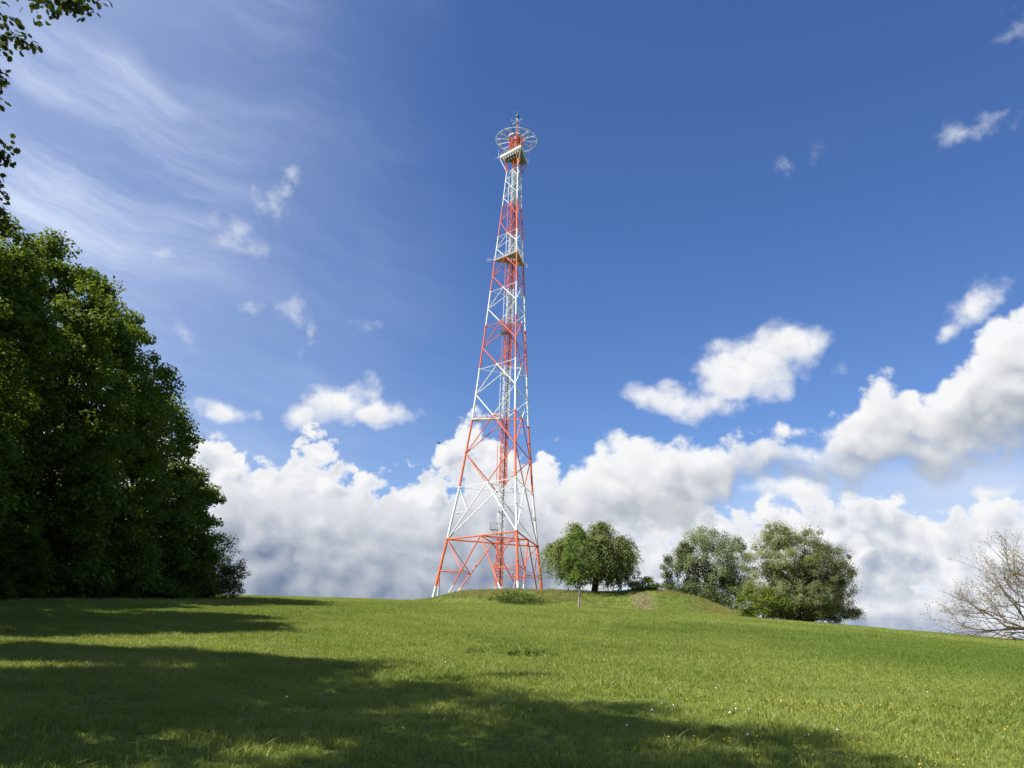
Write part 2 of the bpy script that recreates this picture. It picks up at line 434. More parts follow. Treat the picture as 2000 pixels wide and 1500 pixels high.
def grid_axis(lo, hi, a, b, fine, grow=1.22):
    core = list(np.arange(a, b + 1e-6, fine))
    s = fine; v = a; left = []
    while v > lo: s *= grow; v -= s; left.append(v)
    s = fine; v = b; right = []
    while v < hi: s *= grow; v += s; right.append(v)
    return np.array(left[::-1] + core + right)
gx = grid_axis(-3500, 3500, -46, 62, 0.75); gy = grid_axis(-3500, 5000, 2, 160, 0.75)
GX, GY = np.meshgrid(gx, gy)
GV = np.stack([GX.ravel(), GY.ravel(), ground_h(GX.ravel(), GY.ravel())], -1)
nx_, ny_ = len(gx), len(gy)
ii, jj = np.meshgrid(np.arange(nx_ - 1), np.arange(ny_ - 1))
a_ = (jj * nx_ + ii).ravel()
GF = np.stack([a_, a_ + 1, a_ + nx_ + 1, a_ + nx_], -1)

def ground_material():
    m, N, out = new_mat('meadow_ground')
    pos = N.n('ShaderNodeNewGeometry').outputs['Position']
    broad = N.noise(N.vm('MULTIPLY', pos, (1.0, 1.0, 0.0)), 0.055, 4, 0.55)
    mid = N.noise(pos, 0.6, 5, 0.62)
    fine_ = N.noise(pos, 9.0, 5, 0.7)
    g = N.mix(N.map(broad, 0.35, 0.65), (0.080, 0.122, 0.022), (0.135, 0.165, 0.040))
    g = N.mix(N.map(mid, 0.40, 0.75, 0.0, 0.6), g, (0.150, 0.165, 0.040))
    g = N.mix(N.map(fine_, 0.45, 0.75, 0.0, 0.55), g, (0.045, 0.060, 0.014))
    # the bare, dry scar on the slope of the mound
    dv = N.vm('MULTIPLY', N.vm('SUBTRACT', pos, (20.0, 123.4, 0.0)), (1 / 1.7, 1 / 6.2, 0.0))
    scar = N.m('ADD', N.vm('LENGTH', dv), N.m('MULTIPLY', N.m('SUBTRACT', mid, 0.5), 1.8))
    g = N.mix(N.map(scar, 1.2, 0.2, 0.0, 0.7), g, N.mix(N.map(fine_, 0.35, 0.65), (0.085, 0.070, 0.040), (0.235, 0.185, 0.115)))
    b = N.n('ShaderNodeBsdfPrincipled', ins={'Base Color': g, 'Roughness': 0.95, 'Specular IOR Level': 0.05})
    bp = N.n('ShaderNodeBump', ins={'Strength': 0.8, 'Distance': 0.06, 'Height': N.m('ADD', fine_, N.m('MULTIPLY', mid, 2.0))})
    N.t.links.new(bp.outputs[0], b.inputs['Normal'])
    N.t.links.new(b.outputs[0], out.inputs[0])
    return m
M_GROUND = ground_material()
ground = link_mesh('meadow_ground', mesh_np('meadow_ground', GV, GF, smooth=True), M_GROUND)
tag(ground, 'green meadow rising to a low hilltop with an earth mound', 'meadow', kind='structure')

# ================================================================ grass (uncountable: one object per sort)
HIDDEN = bpy.data.collections.new('grass_sorts')          # sources of the scattered tufts, not in the scene themselves
def tuft(name, rng, blades, h0, h1, width, spread, segs, lean, mat, heads=0):
    V = []; F = []; T = []
    for b in range(blades):
        r = spread * math.sqrt(rng.rand()); an = rng.rand() * 6.283
        base = np.array([r * math.cos(an), r * math.sin(an), -0.02])
        h = rng.uniform(h0, h1); da = an + rng.normal(0, 0.9); ln = abs(rng.normal(0, lean)) * h
        dirv = np.array([math.cos(da), math.sin(da), 0]); sa = rng.rand() * 6.283
        side = np.array([math.cos(sa), math.sin(sa), 0]) * width * rng.uniform(0.7, 1.3) / 2
        tb = rng.rand(); i0 = len(V)
        for s in range(segs):
            t = s / segs
            c = base + dirv * ln * t * t + np.array([0, 0, h * t * (1 - 0.18 * t * min(1, ln / h))])
            wv = side * (1 - 0.55 * t)
            V += [c - wv, c + wv]; T += [tb, tb]
        V.append(base + dirv * ln + np.array([0, 0, h * (1 - 0.18 * min(1, ln / h))])); T.append(tb)
        for s in range(segs - 1):
            a = i0 + 2 * s
            F += [(a, a + 1, a + 3), (a, a + 3, a + 2)]
        a = i0 + 2 * (segs - 1)
        F.append((a, a + 1, a + 2))
    me = mesh_np(name, np.array(V), np.array(F))
    at = me.attributes.new('blade', 'FLOAT', 'POINT'); at.data.foreach_set('value', np.array(T, np.float32))
    me.materials.append(mat)
    o = bpy.data.objects.new(name, me); HIDDEN.objects.link(o)
    return o

def scatter_object(name, P, scale, tintv, variant, sources, rng, lean=0.12):
    """a mesh of loose points carrying tufts (geometry nodes)"""
    n = len(P)
    me = bpy.data.meshes.new(name)
    me.vertices.add(n); me.vertices.foreach_set('co', np.asarray(P, np.float32).ravel())
    def att(nm, typ, data, key='value'):
        at = me.attributes.new(nm, typ, 'POINT'); at.data.foreach_set(key, np.ascontiguousarray(data).ravel())
    att('size', 'FLOAT', np.asarray(scale, np.float32))
    att('tint', 'FLOAT', np.asarray(tintv, np.float32))
    att('sort', 'INT', np.asarray(variant, np.int32))
    rot = np.stack([rng.normal(0, lean, n), rng.normal(0, lean, n), rng.rand(n) * 6.283], -1).astype(np.float32)
    att('turn', 'FLOAT_VECTOR', rot, 'vector')
    o = bpy.data.objects.new(name, me); COL.objects.link(o)
    sub = bpy.data.collections.new(name + '_sorts')
    for s in sources: sub.objects.link(s)
    g = bpy.data.node_groups.new(name + '_scatter', 'GeometryNodeTree')
    g.interface.new_socket('Geometry', in_out='INPUT', socket_type='NodeSocketGeometry')
    g.interface.new_socket('Geometry', in_out='OUTPUT', socket_type='NodeSocketGeometry')
    gi = g.nodes.new('NodeGroupInput'); go = g.nodes.new('NodeGroupOutput')
    ci = g.nodes.new('GeometryNodeCollectionInfo'); ci.inputs['Collection'].default_value = sub
    ci.inputs['Separate Children'].default_value = True; ci.inputs['Reset Children'].default_value = True
    ip = g.nodes.new('GeometryNodeInstanceOnPoints')
    def named(nm, typ):
        a = g.nodes.new('GeometryNodeInputNamedAttribute'); a.data_type = typ; a.inputs[0].default_value = nm
        return a.outputs[0]
    L = g.links.new
    L(gi.outputs[0], ip.inputs['Points']); L(ci.outputs[0], ip.inputs['Instance'])
    ip.inputs['Pick Instance'].default_value = True
    L(named('sort', 'INT'), ip.inputs['Instance Index'])
    e2r = g.nodes.new('FunctionNodeEulerToRotation'); L(named('turn', 'FLOAT_VECTOR'), e2r.inputs[0])
    L(e2r.outputs[0], ip.inputs['Rotation']); L(named('size', 'FLOAT'), ip.inputs['Scale'])
    L(ip.outputs[0], go.inputs[0])
    md = o.modifiers.new('scatter', 'NODES'); md.node_group = g
    return o

M_GRASS = leaf_material('grass_blade', (0.072, 0.148, 0.017), (0.285, 0.322, 0.074), trans=0.40, rough=0.5, gloss=0.3, instancer=True)
M_DRY = leaf_material('dry_grass_blade', (0.105, 0.130, 0.025), (0.30, 0.27, 0.10), trans=0.35, rough=0.6, instancer=True)
rg = np.random.RandomState(5)
near_t = [tuft('grass_tuft', rg, 22, 0.045, 0.115 + 0.018 * k, 0.0125, 0.13, 3, 0.65, M_GRASS) for k in range(5)]
broad_t = [tuft('broad_tuft', rg, 14, 0.05, 0.14, 0.026, 0.10, 3, 0.75, M_GRASS) for k in range(2)]
far_t = [tuft('far_tuft', rg, 26, 0.07, 0.20, 0.020, 0.26, 2, 0.5, M_GRASS) for k in range(4)]
tall_t = [tuft('tall_tuft', rg, 22, 0.25, 0.62, 0.024, 0.28, 3, 0.35, M_DRY) for k in range(3)]

def field_points(y0, y1, dens, margin, rng):
    w0 = 0.72 * y1 + margin
    n = int((2 * w0) * (y1 - y0) * dens)
    x = rng.uniform(-w0, w0, n); y = rng.uniform(y0, y1, n)
    keep = np.abs(x) < 0.66 * y + margin
    return x[keep], y[keep]
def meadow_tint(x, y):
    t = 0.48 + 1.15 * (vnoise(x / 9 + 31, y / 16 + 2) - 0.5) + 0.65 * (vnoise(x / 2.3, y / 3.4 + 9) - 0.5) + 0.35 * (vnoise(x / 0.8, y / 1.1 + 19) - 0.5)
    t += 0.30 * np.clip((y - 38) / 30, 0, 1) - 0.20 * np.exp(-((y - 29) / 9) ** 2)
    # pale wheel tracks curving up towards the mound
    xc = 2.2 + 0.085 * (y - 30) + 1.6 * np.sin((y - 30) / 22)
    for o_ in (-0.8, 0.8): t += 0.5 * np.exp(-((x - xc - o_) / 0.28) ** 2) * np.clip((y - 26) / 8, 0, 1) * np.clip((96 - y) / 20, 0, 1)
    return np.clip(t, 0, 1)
PX, PY, PS, PV, PT = [], [], [], [], []
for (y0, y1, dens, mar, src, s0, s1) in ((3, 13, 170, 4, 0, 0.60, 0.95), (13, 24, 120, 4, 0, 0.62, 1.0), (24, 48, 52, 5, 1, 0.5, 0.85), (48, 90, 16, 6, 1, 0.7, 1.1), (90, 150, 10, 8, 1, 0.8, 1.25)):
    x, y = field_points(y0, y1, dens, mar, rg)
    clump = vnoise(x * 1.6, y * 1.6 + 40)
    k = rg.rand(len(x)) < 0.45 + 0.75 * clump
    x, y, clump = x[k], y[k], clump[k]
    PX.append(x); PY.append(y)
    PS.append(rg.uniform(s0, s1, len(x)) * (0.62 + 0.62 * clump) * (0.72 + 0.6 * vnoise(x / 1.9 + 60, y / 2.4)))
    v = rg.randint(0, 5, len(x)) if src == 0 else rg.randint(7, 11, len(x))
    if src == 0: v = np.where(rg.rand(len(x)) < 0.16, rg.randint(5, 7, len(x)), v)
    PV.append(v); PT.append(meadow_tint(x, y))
x = np.concatenate(PX); y = np.concatenate(PY)
s = np.concatenate(PS); v = np.concatenate(PV); t = np.concatenate(PT)
scar = ((x - 20.1) / 2.2) ** 2 + ((y - 123.2) / 6.0) ** 2 < 1.0 + 0.9 * (vnoise(x, y) - 0.5)
keep = ~(scar & (rg.rand(len(x)) < 0.4))
x, y, s, v, t = x[keep], y[keep], s[keep], v[keep], t[keep]
P = np.stack([x, y, ground_h(x, y)], -1)
# names of the sources sort alphabetically inside a collection: number them in that order
srcs = near_t + broad_t + far_t
for i, o in enumerate(srcs): o.name = 'sort_%02d' % i
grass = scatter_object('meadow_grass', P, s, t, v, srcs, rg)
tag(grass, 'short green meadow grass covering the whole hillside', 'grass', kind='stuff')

# longer, drier grass on the mound and along the crest
n = 16000
x = rg.uniform(-13, 37, n); y = rg.uniform(114, 142, n)
mh = mound_h(x, y)
dryness = vnoise(x / 3.0 + 5, y / 4.0)
prob = np.clip(mh * 0.8, 0, 0.75) * (0.25 + 1.0 * dryness) + 0.35 * np.exp(-((x - 29) / 5) ** 2) * (mh > 0.3)
scar = ((x - 20.1) / 2.0) ** 2 + ((y - 123.2) / 5.6) ** 2 < 1.0
k = (rg.rand(n) < prob * np.where(scar, 0.3, 1.0))
x, y, dryness = x[k], y[k], dryness[k]
tt = np.clip(dryness * 0.8 + 0.35 * np.exp(-((x - 29) / 5) ** 2) + rg.normal(0, 0.12, len(x)) - 0.08, 0, 1)
P = np.stack([x, y, ground_h(x, y)], -1)
for i, o in enumerate(tall_t): o.name = 'tall_%02d' % i
tall = scatter_object('tall_grass', P, rg.uniform(0.45, 1.05, len(x)) * (0.6 + 0.6 * np.clip(tt, 0, 1)), tt, rg.randint(0, 3, len(x)), tall_t, rg)
tag(tall, 'longer yellowish grass growing over the earth mound', 'grass', kind='stuff')

# ================================================================ lattice tower
TX, TY = -1.227, 180.0
TBASE = 12.4
TH = R(165.9)
BANDS = [(16.8, 0), (27.0, 1), (38.5, 0), (54.1, 1), (66.4, 0), (77.2, 1), (86.2, 0), (94.5, 1), (101.1, 0), (109.4, 1), (119.5, 0), (140.0, 1)]
def paint_material(name, banded=True, base=None):
    m, N, out = new_mat(name)
    pos = N.n('ShaderNodeNewGeometry').outputs['Position']
    n1 = N.noise(N.vm('MULTIPLY', pos, (1.0, 1.0, 0.35)), 1.7, 5, 0.65)
    red = N.mix(N.map(n1, 0.35, 0.75), (0.64, 0.112, 0.028), (0.52, 0.115, 0.050))
    white = N.mix(N.map(n1, 0.35, 0.75), (0.66, 0.67, 0.665), (0.53, 0.54, 0.535))
    if banded:
        z = N.n('ShaderNodeSeparateXYZ', ins={0: pos}).outputs[2]
        stops = []; prev = 0.0
        for top, k in BANDS:
            stops.append((prev / 140.0, (float(k),) * 3)); prev = top
        fac = N.ramp(N.m('DIVIDE', z, 140.0), stops, 'CONSTANT')
        col = N.mix(fac, white, red)
    else:
        col = {'white': white, 'red': red}[base]
    grime = N.noise(pos, 0.9, 4, 0.6)
    col = N.mix(N.map(grime, 0.50, 0.8, 0.0, 0.38), col, (0.20, 0.17, 0.14))
    b = N.n('ShaderNodeBsdfPrincipled', ins={'Base Color': col, 'Roughness': 0.42, 'Specular IOR Level': 0.4})
    N.t.links.new(b.outputs[0], out.inputs[0])
    return m
def plain_material(name, col, rough=0.5, metal=0.0, var=0.25, scale=4.0):
    m, N, out = new_mat(name)
    pos = N.n('ShaderNodeTexCoord').outputs['Object']
    n1 = N.noise(pos, scale, 4, 0.6)
    c = N.mix(N.map(n1, 0.3, 0.7), col, tuple(x * (1 - var) for x in col))
    b = N.n('ShaderNodeBsdfPrincipled', ins={'Base Color': c, 'Roughness': rough, 'Metallic': metal})
    N.t.links.new(b.outputs[0], out.inputs[0])
    return m
M_BAND = paint_material('red_white_band_paint')
M_WHITE = paint_material('white_paint', False, 'white')
M_RED = paint_material('red_paint', False, 'red')
M_STEEL = plain_material('galvanised_steel', (0.36, 0.37, 0.37), 0.5, 0.6)
M_DARKSTEEL = plain_material('dark_steel', (0.07, 0.07, 0.075), 0.5, 0.3)
M_GRATE = plain_material('deck_grating_grey', (0.30, 0.31, 0.33), 0.7)
M_CABIN = plain_material('cabin_red_brown', (0.30, 0.060, 0.030), 0.6)
M_DRUM = plain_material('antenna_drum_grey', (0.24, 0.27, 0.24), 0.55)
M_CONC = plain_material('concrete', (0.42, 0.41, 0.38), 0.9)

tower = empty('lattice_tower', (TX, TY, TBASE))
tag(tower, 'tall red and white three-legged steel lattice radio tower behind the earth mound', 'tower')
RZ = np.array([12.4, 14.25, 27.0, 38.5, 54.1, 66.4, 77.2, 86.2, 94.5, 101.1, 109.4, 119.5, 124.0])
RR = np.array([14.81, 14.5, 12.04, 9.92, 7.78, 6.65, 5.69, 4.93, 4.22, 3.64, 2.92, 2.2, 1.95])
def corner(k, z, r=None):
    r = np.interp(z, RZ, RR) if r is None else r
    a = TH + k * 2 * math.pi / 3
    return np.array([r * math.cos(a), r * math.sin(a), z - TBASE])
def lerp(a, b, t): return a + (b - a) * t
def bar(name, a, b, rad, mat=None, sides=7, parent=None):
    return MB().tube([a, b], rad, sides).build(name, mat or M_BAND, parent or tower)

# three legs with flanged joints
for k in range(3):
    zs = list(RZ)
    pts = [corner(k, z) for z in zs]
    rads = list(np.interp(zs, [12, 27, 54, 94, 124], [0.29, 0.27, 0.22, 0.155, 0.11]))
    leg = MB().tube(pts, rads, 10).build('leg', M_BAND, tower)
    for z in (21.0, 27.0, 33.0, 38.5, 46.5, 54.1, 60.3, 66.4, 77.2, 86.2, 94.5, 101.1, 109.4):
        c = corner(k, z); rr = np.interp(z, [12, 27, 54, 94, 124], [0.29, 0.27, 0.22, 0.155, 0.11]) * 1.38
        ax = corner(k, z + 0.5) - c; ax /= np.linalg.norm(ax)
        fl = MB().tube([c - ax * 0.14, c + ax * 0.14], rr, 10).build('flange', M_BAND, leg)
    f = corner(k, 12.4)
    MB().tube([f + np.array([0, 0, -1.2]), f + np.array([0, 0, 0.25])], [0.75, 0.6], 12).build('footing', M_CONC, tower)

RINGS = [27.0, 38.5, 54.1, 66.4, 77.2, 86.2, 94.5, 101.1, 109.4, 114.5, 119.5]
def brad(z): return float(np.interp(z, [12, 40, 70, 95, 120], [0.135, 0.125, 0.105, 0.085, 0.065]))
# horizontal rings, their inner triangles
for z in RINGS:
    mids = []
    for k in range(3):
        a, b = corner(k, z), corner(k + 1, z)
        rad = 0.17 if z == 27.0 else brad(z) * 0.62
        bar('ring_beam', a, b, rad)
        mids.append((a + b) / 2)
    if z <= 77.2:
        for k in range(3):
            bar('inner_ring_beam', mids[k], mids[(k + 1) % 3], 0.13 if z == 27.0 else brad(z) * 0.5)
        for k in range(3):
            c = np.array([0, 0, z - TBASE]); v = mids[k] - c
            bar('shaft_tie', mids[k], c + v / np.linalg.norm(v) * 0.8, 0.07)
# diamond bracing above the second ring
for i in range(1, len(RINGS) - 1):
    z0, z1 = RINGS[i], RINGS[i + 1]; zm = (z0 + z1) / 2; rad = brad(zm)
    for k in range(3):
        m0 = (corner(k, z0) + corner(k + 1, z0)) / 2; m1 = (corner(k, z1) + corner(k + 1, z1)) / 2
        for kk in (k, k + 1):
            n = corner(kk, zm)
            bar('brace', m0, n, rad); bar('brace', n, m1, rad)
# panel between the first and second ring: inverted V with secondary struts
for k in range(3):
    top = (corner(k, 38.5) + corner(k + 1, 38.5)) / 2
    for kk in (k, k + 1):
        foot = corner(kk, 27.0); mid = lerp(foot, top, 0.5)
        bar('brace', foot, top, 0.14)
        bar('strut', corner(kk, 38.5), mid, 0.065)
        bar('strut', corner(kk, 32.8), mid, 0.055)
    a, b = [lerp(corner(kk, 27.0), top, 0.5) for kk in (k, k + 1)]
# bottom panel: legs, spread braces standing on footings of their own, secondary struts
for k in range(3):
    top = (corner(k, 27.0) + corner(k + 1, 27.0)) / 2
    for ka, kb in ((k, k + 1), (k + 1, k)):
        side = corner(kb, 12.4) - corner(ka, 12.4)
        foot = corner(ka, 12.4) + side * 0.125
        bar('brace', foot, top, 0.145)
        MB().tube([foot + np.array([0, 0, -1.0]), foot + np.array([0, 0, 0.2])], [0.5, 0.42], 10).build('footing', M_CONC, tower)
        mid = lerp(foot, top, 0.52)
        lm = corner(ka, 20.2)
        bar('strut', lm, mid, 0.085)
        bar('strut', corner(ka, 27.0), mid, 0.10)
        bar('strut', lm, corner(ka, 12.4) + side * 0.075, 0.075)
# cross ties between the two struts of one corner (in plan), at the level of the lower joints
for k in range(3):
    a = lerp(corner(k, 12.4) + (corner(k + 1, 12.4) - corner(k, 12.4)) * 0.125, (corner(k, 27) + corner(k + 1, 27)) / 2, 0.52)
    b = lerp(corner(k, 12.4) + (corner(k - 1, 12.4) - corner(k, 12.4)) * 0.125, (corner(k, 27) + corner(k - 1, 27)) / 2, 0.52)
    bar('strut', a, b, 0.08)

# central shaft: a square lattice of its own, one part for each painted section
def shaft_section(z0, z1, half=0.68):
    mb = MB(); h0, h1 = z0 - TBASE, z1 - TBASE
    C = [(-half, -half), (half, -half), (half, half), (-half, half)]
    ca, sa = math.cos(R(12)), math.sin(R(12))
    C = [(x * ca - y * sa, x * sa + y * ca) for x, y in C]
    for x, y in C: mb.tube([(x, y, h0), (x, y, h1)], 0.075, 5)
    n = max(1, round((z1 - z0) / 1.15))
    for i in range(n):
        a = lerp(h0, h1, i / n); b = lerp(h0, h1, (i + 1) / n)
        for j in range(4):
            p, q = C[j], C[(j + 1) % 4]
            mb.tube([(*p, a), (*q, b)] if i % 2 else [(*q, a), (*p, b)], 0.05, 4, cap=False)
            mb.tube([(*p, a), (*q, a)], 0.045, 4, cap=False)
    return mb.build('shaft_section', M_BAND, tower, smooth=False)
prev = TBASE
for top, k in BANDS[:-1]:
    shaft_section(prev, top); prev = top
shaft_section(119.5, 124.0)
# cable tray and caged ladder running up inside the shaft
mb = MB()
for x in (-0.22, 0.22): mb.tube([(x, 0.25, 0), (x, 0.25, 111.0)], 0.035, 4)
for i in range(0, 370): mb.tube([(-0.22, 0.25, 0.3 * i), (0.22, 0.25, 0.3 * i)], 0.014, 3, cap=False)
mb.build('ladder', M_BAND, tower, smooth=False)
tray = MB().box((0.25, 0.1, 54.0), (0.30, 0.08, 108.0)).build('cable_tray', M_BAND, tower, smooth=False)
for x in (0.12, 0.25, 0.38): MB().tube([(x, 0.02, 0), (x, 0.02, 108)], 0.035, 5).build('cable', M_DARKSTEEL, tray)
# thin feeder pipe on stand-off brackets beside the shaft
fp = MB().tube([(-1.42, -0.5, 26.0), (-1.42, -0.5, 105.0)], 0.075, 6).build('feeder_pipe', M_BAND, tower)
for z in range(28, 105, 6):
    MB().tube([(-1.42, -0.5, z), (-0.6, -0.55, z + 0.5)], 0.035, 4).build('bracket', M_BAND, fp)

def railing(parent, pts, h=1.1, mat=None, closed=True, step=1.1, rails=(0.4, 0.75, 1.1)):
    mat = mat or M_WHITE
    mb = MB(); n = len(pts)
    for i in range(n if closed else n - 1):
        a, b = np.asarray(pts[i], float), np.asarray(pts[(i + 1) % n], float)
        m = max(1, int(np.linalg.norm(b - a) / step))
        for j in range(m + 1):
            p = lerp(a, b, j / m); mb.tube([p, p + np.array([0, 0, h])], 0.03, 4)
        for rz in rails: mb.tube([a + np.array([0, 0, rz]), b + np.array([0, 0, rz])], 0.032, 4)
        d = (b - a) / np.linalg.norm(b - a)
        mb.tube([a + np.array([0, 0, 0.08]), b + np.array([0, 0, 0.08])], 0.05, 4)
    return mb.build('railing', mat, parent, smooth=False)
def deck(name, z, r, thick, mat, hole=1.0):
    """triangular deck with an opening for the shaft"""
    mb = MB(); zz = z - TBASE
    outer = [corner(k, z, r) for k in range(3)]
    o6 = []
    for k in range(3): o6 += [outer[k], (outer[k] + outer[(k + 1) % 3]) / 2]
    inner = []
    for p in o6:
        v = np.array([p[0], p[1], 0]); v = v / np.linalg.norm(v) * hole; inner.append(np.array([v[0], v[1], zz]))
    V = [p + np.array([0, 0, dz]) for dz in (0, thick) for p in o6] + [p + np.array([0, 0, dz]) for dz in (0, thick) for p in inner]
    F = []
    for i in range(6):
        j = (i + 1) % 6
        F += [(i, j, 6 + j, 6 + i), (6 + i, 6 + j, 18 + j, 18 + i), (j, i, 12 + i, 12 + j), (13 + i - 1, 18 + i, 18 + j, 12 + j)]
    mb.add(V, F)
    return mb.build(name, mat, tower, smooth=False), outer

# walkway from one leg to the shaft at the third ring
L0 = corner(0, 54.25); d0 = np.array([-L0[0], -L0[1], 0]); d0 /= np.linalg.norm(d0); n0 = np.array([-d0[1], d0[0], 0])
end = L0 + d0 * (np.linalg.norm(L0[:2]) - 0.9)
rotm = np.stack([d0, n0, np.array([0, 0, 1.0])], 1)
ww = MB().box((L0 + end) / 2, (np.linalg.norm(end - L0), 0.95, 0.22), rotm).build('walkway', M_WHITE, tower, smooth=False)
for s in (-0.45, 0.45): railing(ww, [L0 + n0 * s, end + n0 * s], closed=False, step=0.9)
MB().tube([L0, L0 - d0 * 1.6], 0.04, 5).build('side_antenna', M_WHITE, tower)

# middle platform
dk, cs = deck('platform_deck', 94.5, 4.55, 0.24, M_GRATE, 1.15)
railing(dk, [c + np.array([0, 0, 0.24]) * 1.0 for c in cs], step=0.75)
for k in range(3):
    for t in (0.2, 0.4, 0.6, 0.8):
        a = lerp(cs[k], cs[(k + 1) % 3], t); v = np.array([a[0], a[1], 0]); v = v / np.linalg.norm(v) * 1.15
        MB().tube([a + np.array([0, 0, -0.12]), np.array([v[0], v[1], a[2] - 0.12])], 0.07, 4).build('joist', M_STEEL, dk, smooth=False)
for k, ln in ((0, 1.7), (1, 0.8), (2, 1.0)):
    a = cs[k]; v = np.array([a[0], a[1], 0]) / np.linalg.norm(a[:2])
    o = MB().tube([a + np.array([0, 0, 0.5]), a + v * ln + np.array([0, 0, 0.5])], 0.035, 5).build('side_antenna', M_WHITE, tower)
    for t in (0.45, 0.75, 1.0):
        p = a + v * ln * t + np.array([0, 0, 0.5])
        MB().tube([p - np.array([0, 0, 0.55]), p + np.array([0, 0, 0.55])], 0.022, 4).build('dipole', M_WHITE, o)
# small landings on the shaft
for z, dx in ((29.0, -1.5), (75.0, -1.1)):
    l = MB().box((dx, -0.3, z - TBASE), (1.7, 1.3, 0.12)).build('landing', M_STEEL, tower, smooth=False)
    railing(l, [(dx - 0.8, -0.9, z - TBASE), (dx + 0.8, -0.9, z - TBASE), (dx + 0.8, 0.3, z - TBASE), (dx - 0.8, 0.3, z - TBASE)], h=1.5, step=0.8, rails=(0.5, 1.0, 1.5), mat=M_STEEL)
    MB().tube([(dx - 0.7, -0.3, z - TBASE), (-0.6, -0.3, z - TBASE - 1.1)], 0.05, 4).build('bracket', M_BAND, l)

# head of the tower
HZ = 123.7
dk, cs = deck('head_platform', HZ, 4.15, 0.35, M_GRATE, 1.0)
railing(dk, [c + np.array([0, 0, 0.35]) for c in cs], step=0.7, rails=(0.3, 0.6, 0.9, 1.2), h=1.2)
for k in range(3):
    a, b = cs[k], cs[(k + 1) % 3]
    nv = np.array([(a + b)[0], (a + b)[1], 0]); nv /= np.linalg.norm(nv)
    # white toe board
    d = (b - a) / np.linalg.norm(b - a)
    MB().box((a + b) / 2 + np.array([0, 0, 0.55]) + nv * 0.06, (np.linalg.norm(b - a) + 0.1, 0.05, 0.42), np.stack([d, nv, np.array([0, 0, 1.0])], 1)).build('toe_board', M_WHITE, dk, smooth=False)
    # drum antennas hung in two rows under the edge
    for row, (inset, dz) in enumerate(((0.35, -0.42), (1.0, -0.85))):
        m = 7 - row
        for j in range(m):
            t = (j + 0.5 + 0.1 * row) / m
            p = lerp(a, b, 0.1 + 0.8 * t) - nv * inset + np.array([0, 0, dz])
            dr = MB().tube([p - nv * 0.16, p + nv * 0.2, p + nv * 0.25], [0.30, 0.30, 0.22], 10).build('drum_antenna', M_DRUM, tower)
            MB().tube([p, p + np.array([0, 0, -dz])], 0.04, 4).build('hanger', M_STEEL, dr)
    # knee brace from the leg to the corner, with its tie
    leg = corner(k, 119.5)
    bar('knee_brace', leg, cs[k] + np.array([0, 0, -0.02]), 0.09, M_WHITE if k < 2 else M_RED)
    bar('knee_brace', corner(k, 119.2), lerp(cs[k], cs[(k + 1) % 3], 0.22) + np.array([0, 0, -0.05]), 0.06, M_RED)
    bar('knee_brace', corner(k, 119.2), lerp(cs[k], cs[(k - 1) % 3], 0.22) + np.array([0, 0, -0.05]), 0.06, M_RED)
# red lattice cage with cabin above the platform
z0, z1 = HZ + 0.35 - TBASE, 129.4 - TBASE
cab = MB().tube([(0, 0, z0), (0, 0, z1 - 1.4), (0, 0, z1)], [1.15, 1.15, 0.9], 12).build('equipment_cabin', M_CABIN, tower)
cg = MB(); NC = 8
pt = lambda i, z, r: (r * math.cos(i * 2 * math.pi / NC), r * math.sin(i * 2 * math.pi / NC), z)
for i in range(NC):
    cg.tube([pt(i, z0, 1.75), pt(i, z1, 1.75)], 0.09, 5)
    for j in range(4):
        za, zb = lerp(z0, z1, j / 4), lerp(z0, z1, (j + 1) / 4)
        cg.tube([pt(i + 1, za, 1.75), pt(i, zb, 1.75)], 0.05, 4)
        cg.tube([pt(i, za, 1.75), pt(i + 1, zb, 1.75)], 0.05, 4); cg.tube([pt(i, zb, 1.75), pt(i + 1, zb, 1.75)], 0.05, 4)
cg.build('cage', M_RED, tower, smooth=False)
# white collar round the top of the cage, small drums on it
cr = MB()
for i in range(16):
    a = 2 * math.pi * i / 16; b = 2 * math.pi * (i + 1) / 16
    cr.add([(2.25 * math.cos(q), 2.25 * math.sin(q), z) for z in (z1 - 0.15, z1 + 0.12) for q in (a, b)] + [(2.1 * math.cos(q), 2.1 * math.sin(q), z) for z in (z1 - 0.15, z1 + 0.12) for q in (a, b)],
           [(0, 1, 3, 2), (5, 4, 6, 7), (2, 3, 7, 6), (1, 0, 4, 5)])
cr.build('collar', M_WHITE, tower, smooth=False)
for i in range(8):
    a = 2 * math.pi * (i + 0.5) / 8; v = np.array([math.cos(a), math.sin(a), 0])
    bar('outrigger', v * 1.75 + np.array([0, 0, z1 - 0.6]), v * 3.3 + np.array([0, 0, z1 + 1.4]), 0.075, M_DARKSTEEL)
# upper small ring on the outriggers
U = [(3.0 * math.cos(a), 3.0 * math.sin(a), z1 + 1.15) for a in np.linspace(0, 2 * math.pi, 25)]
MB().tube(U, 0.07, 5, cap=False).build('upper_ring', M_WHITE, tower)
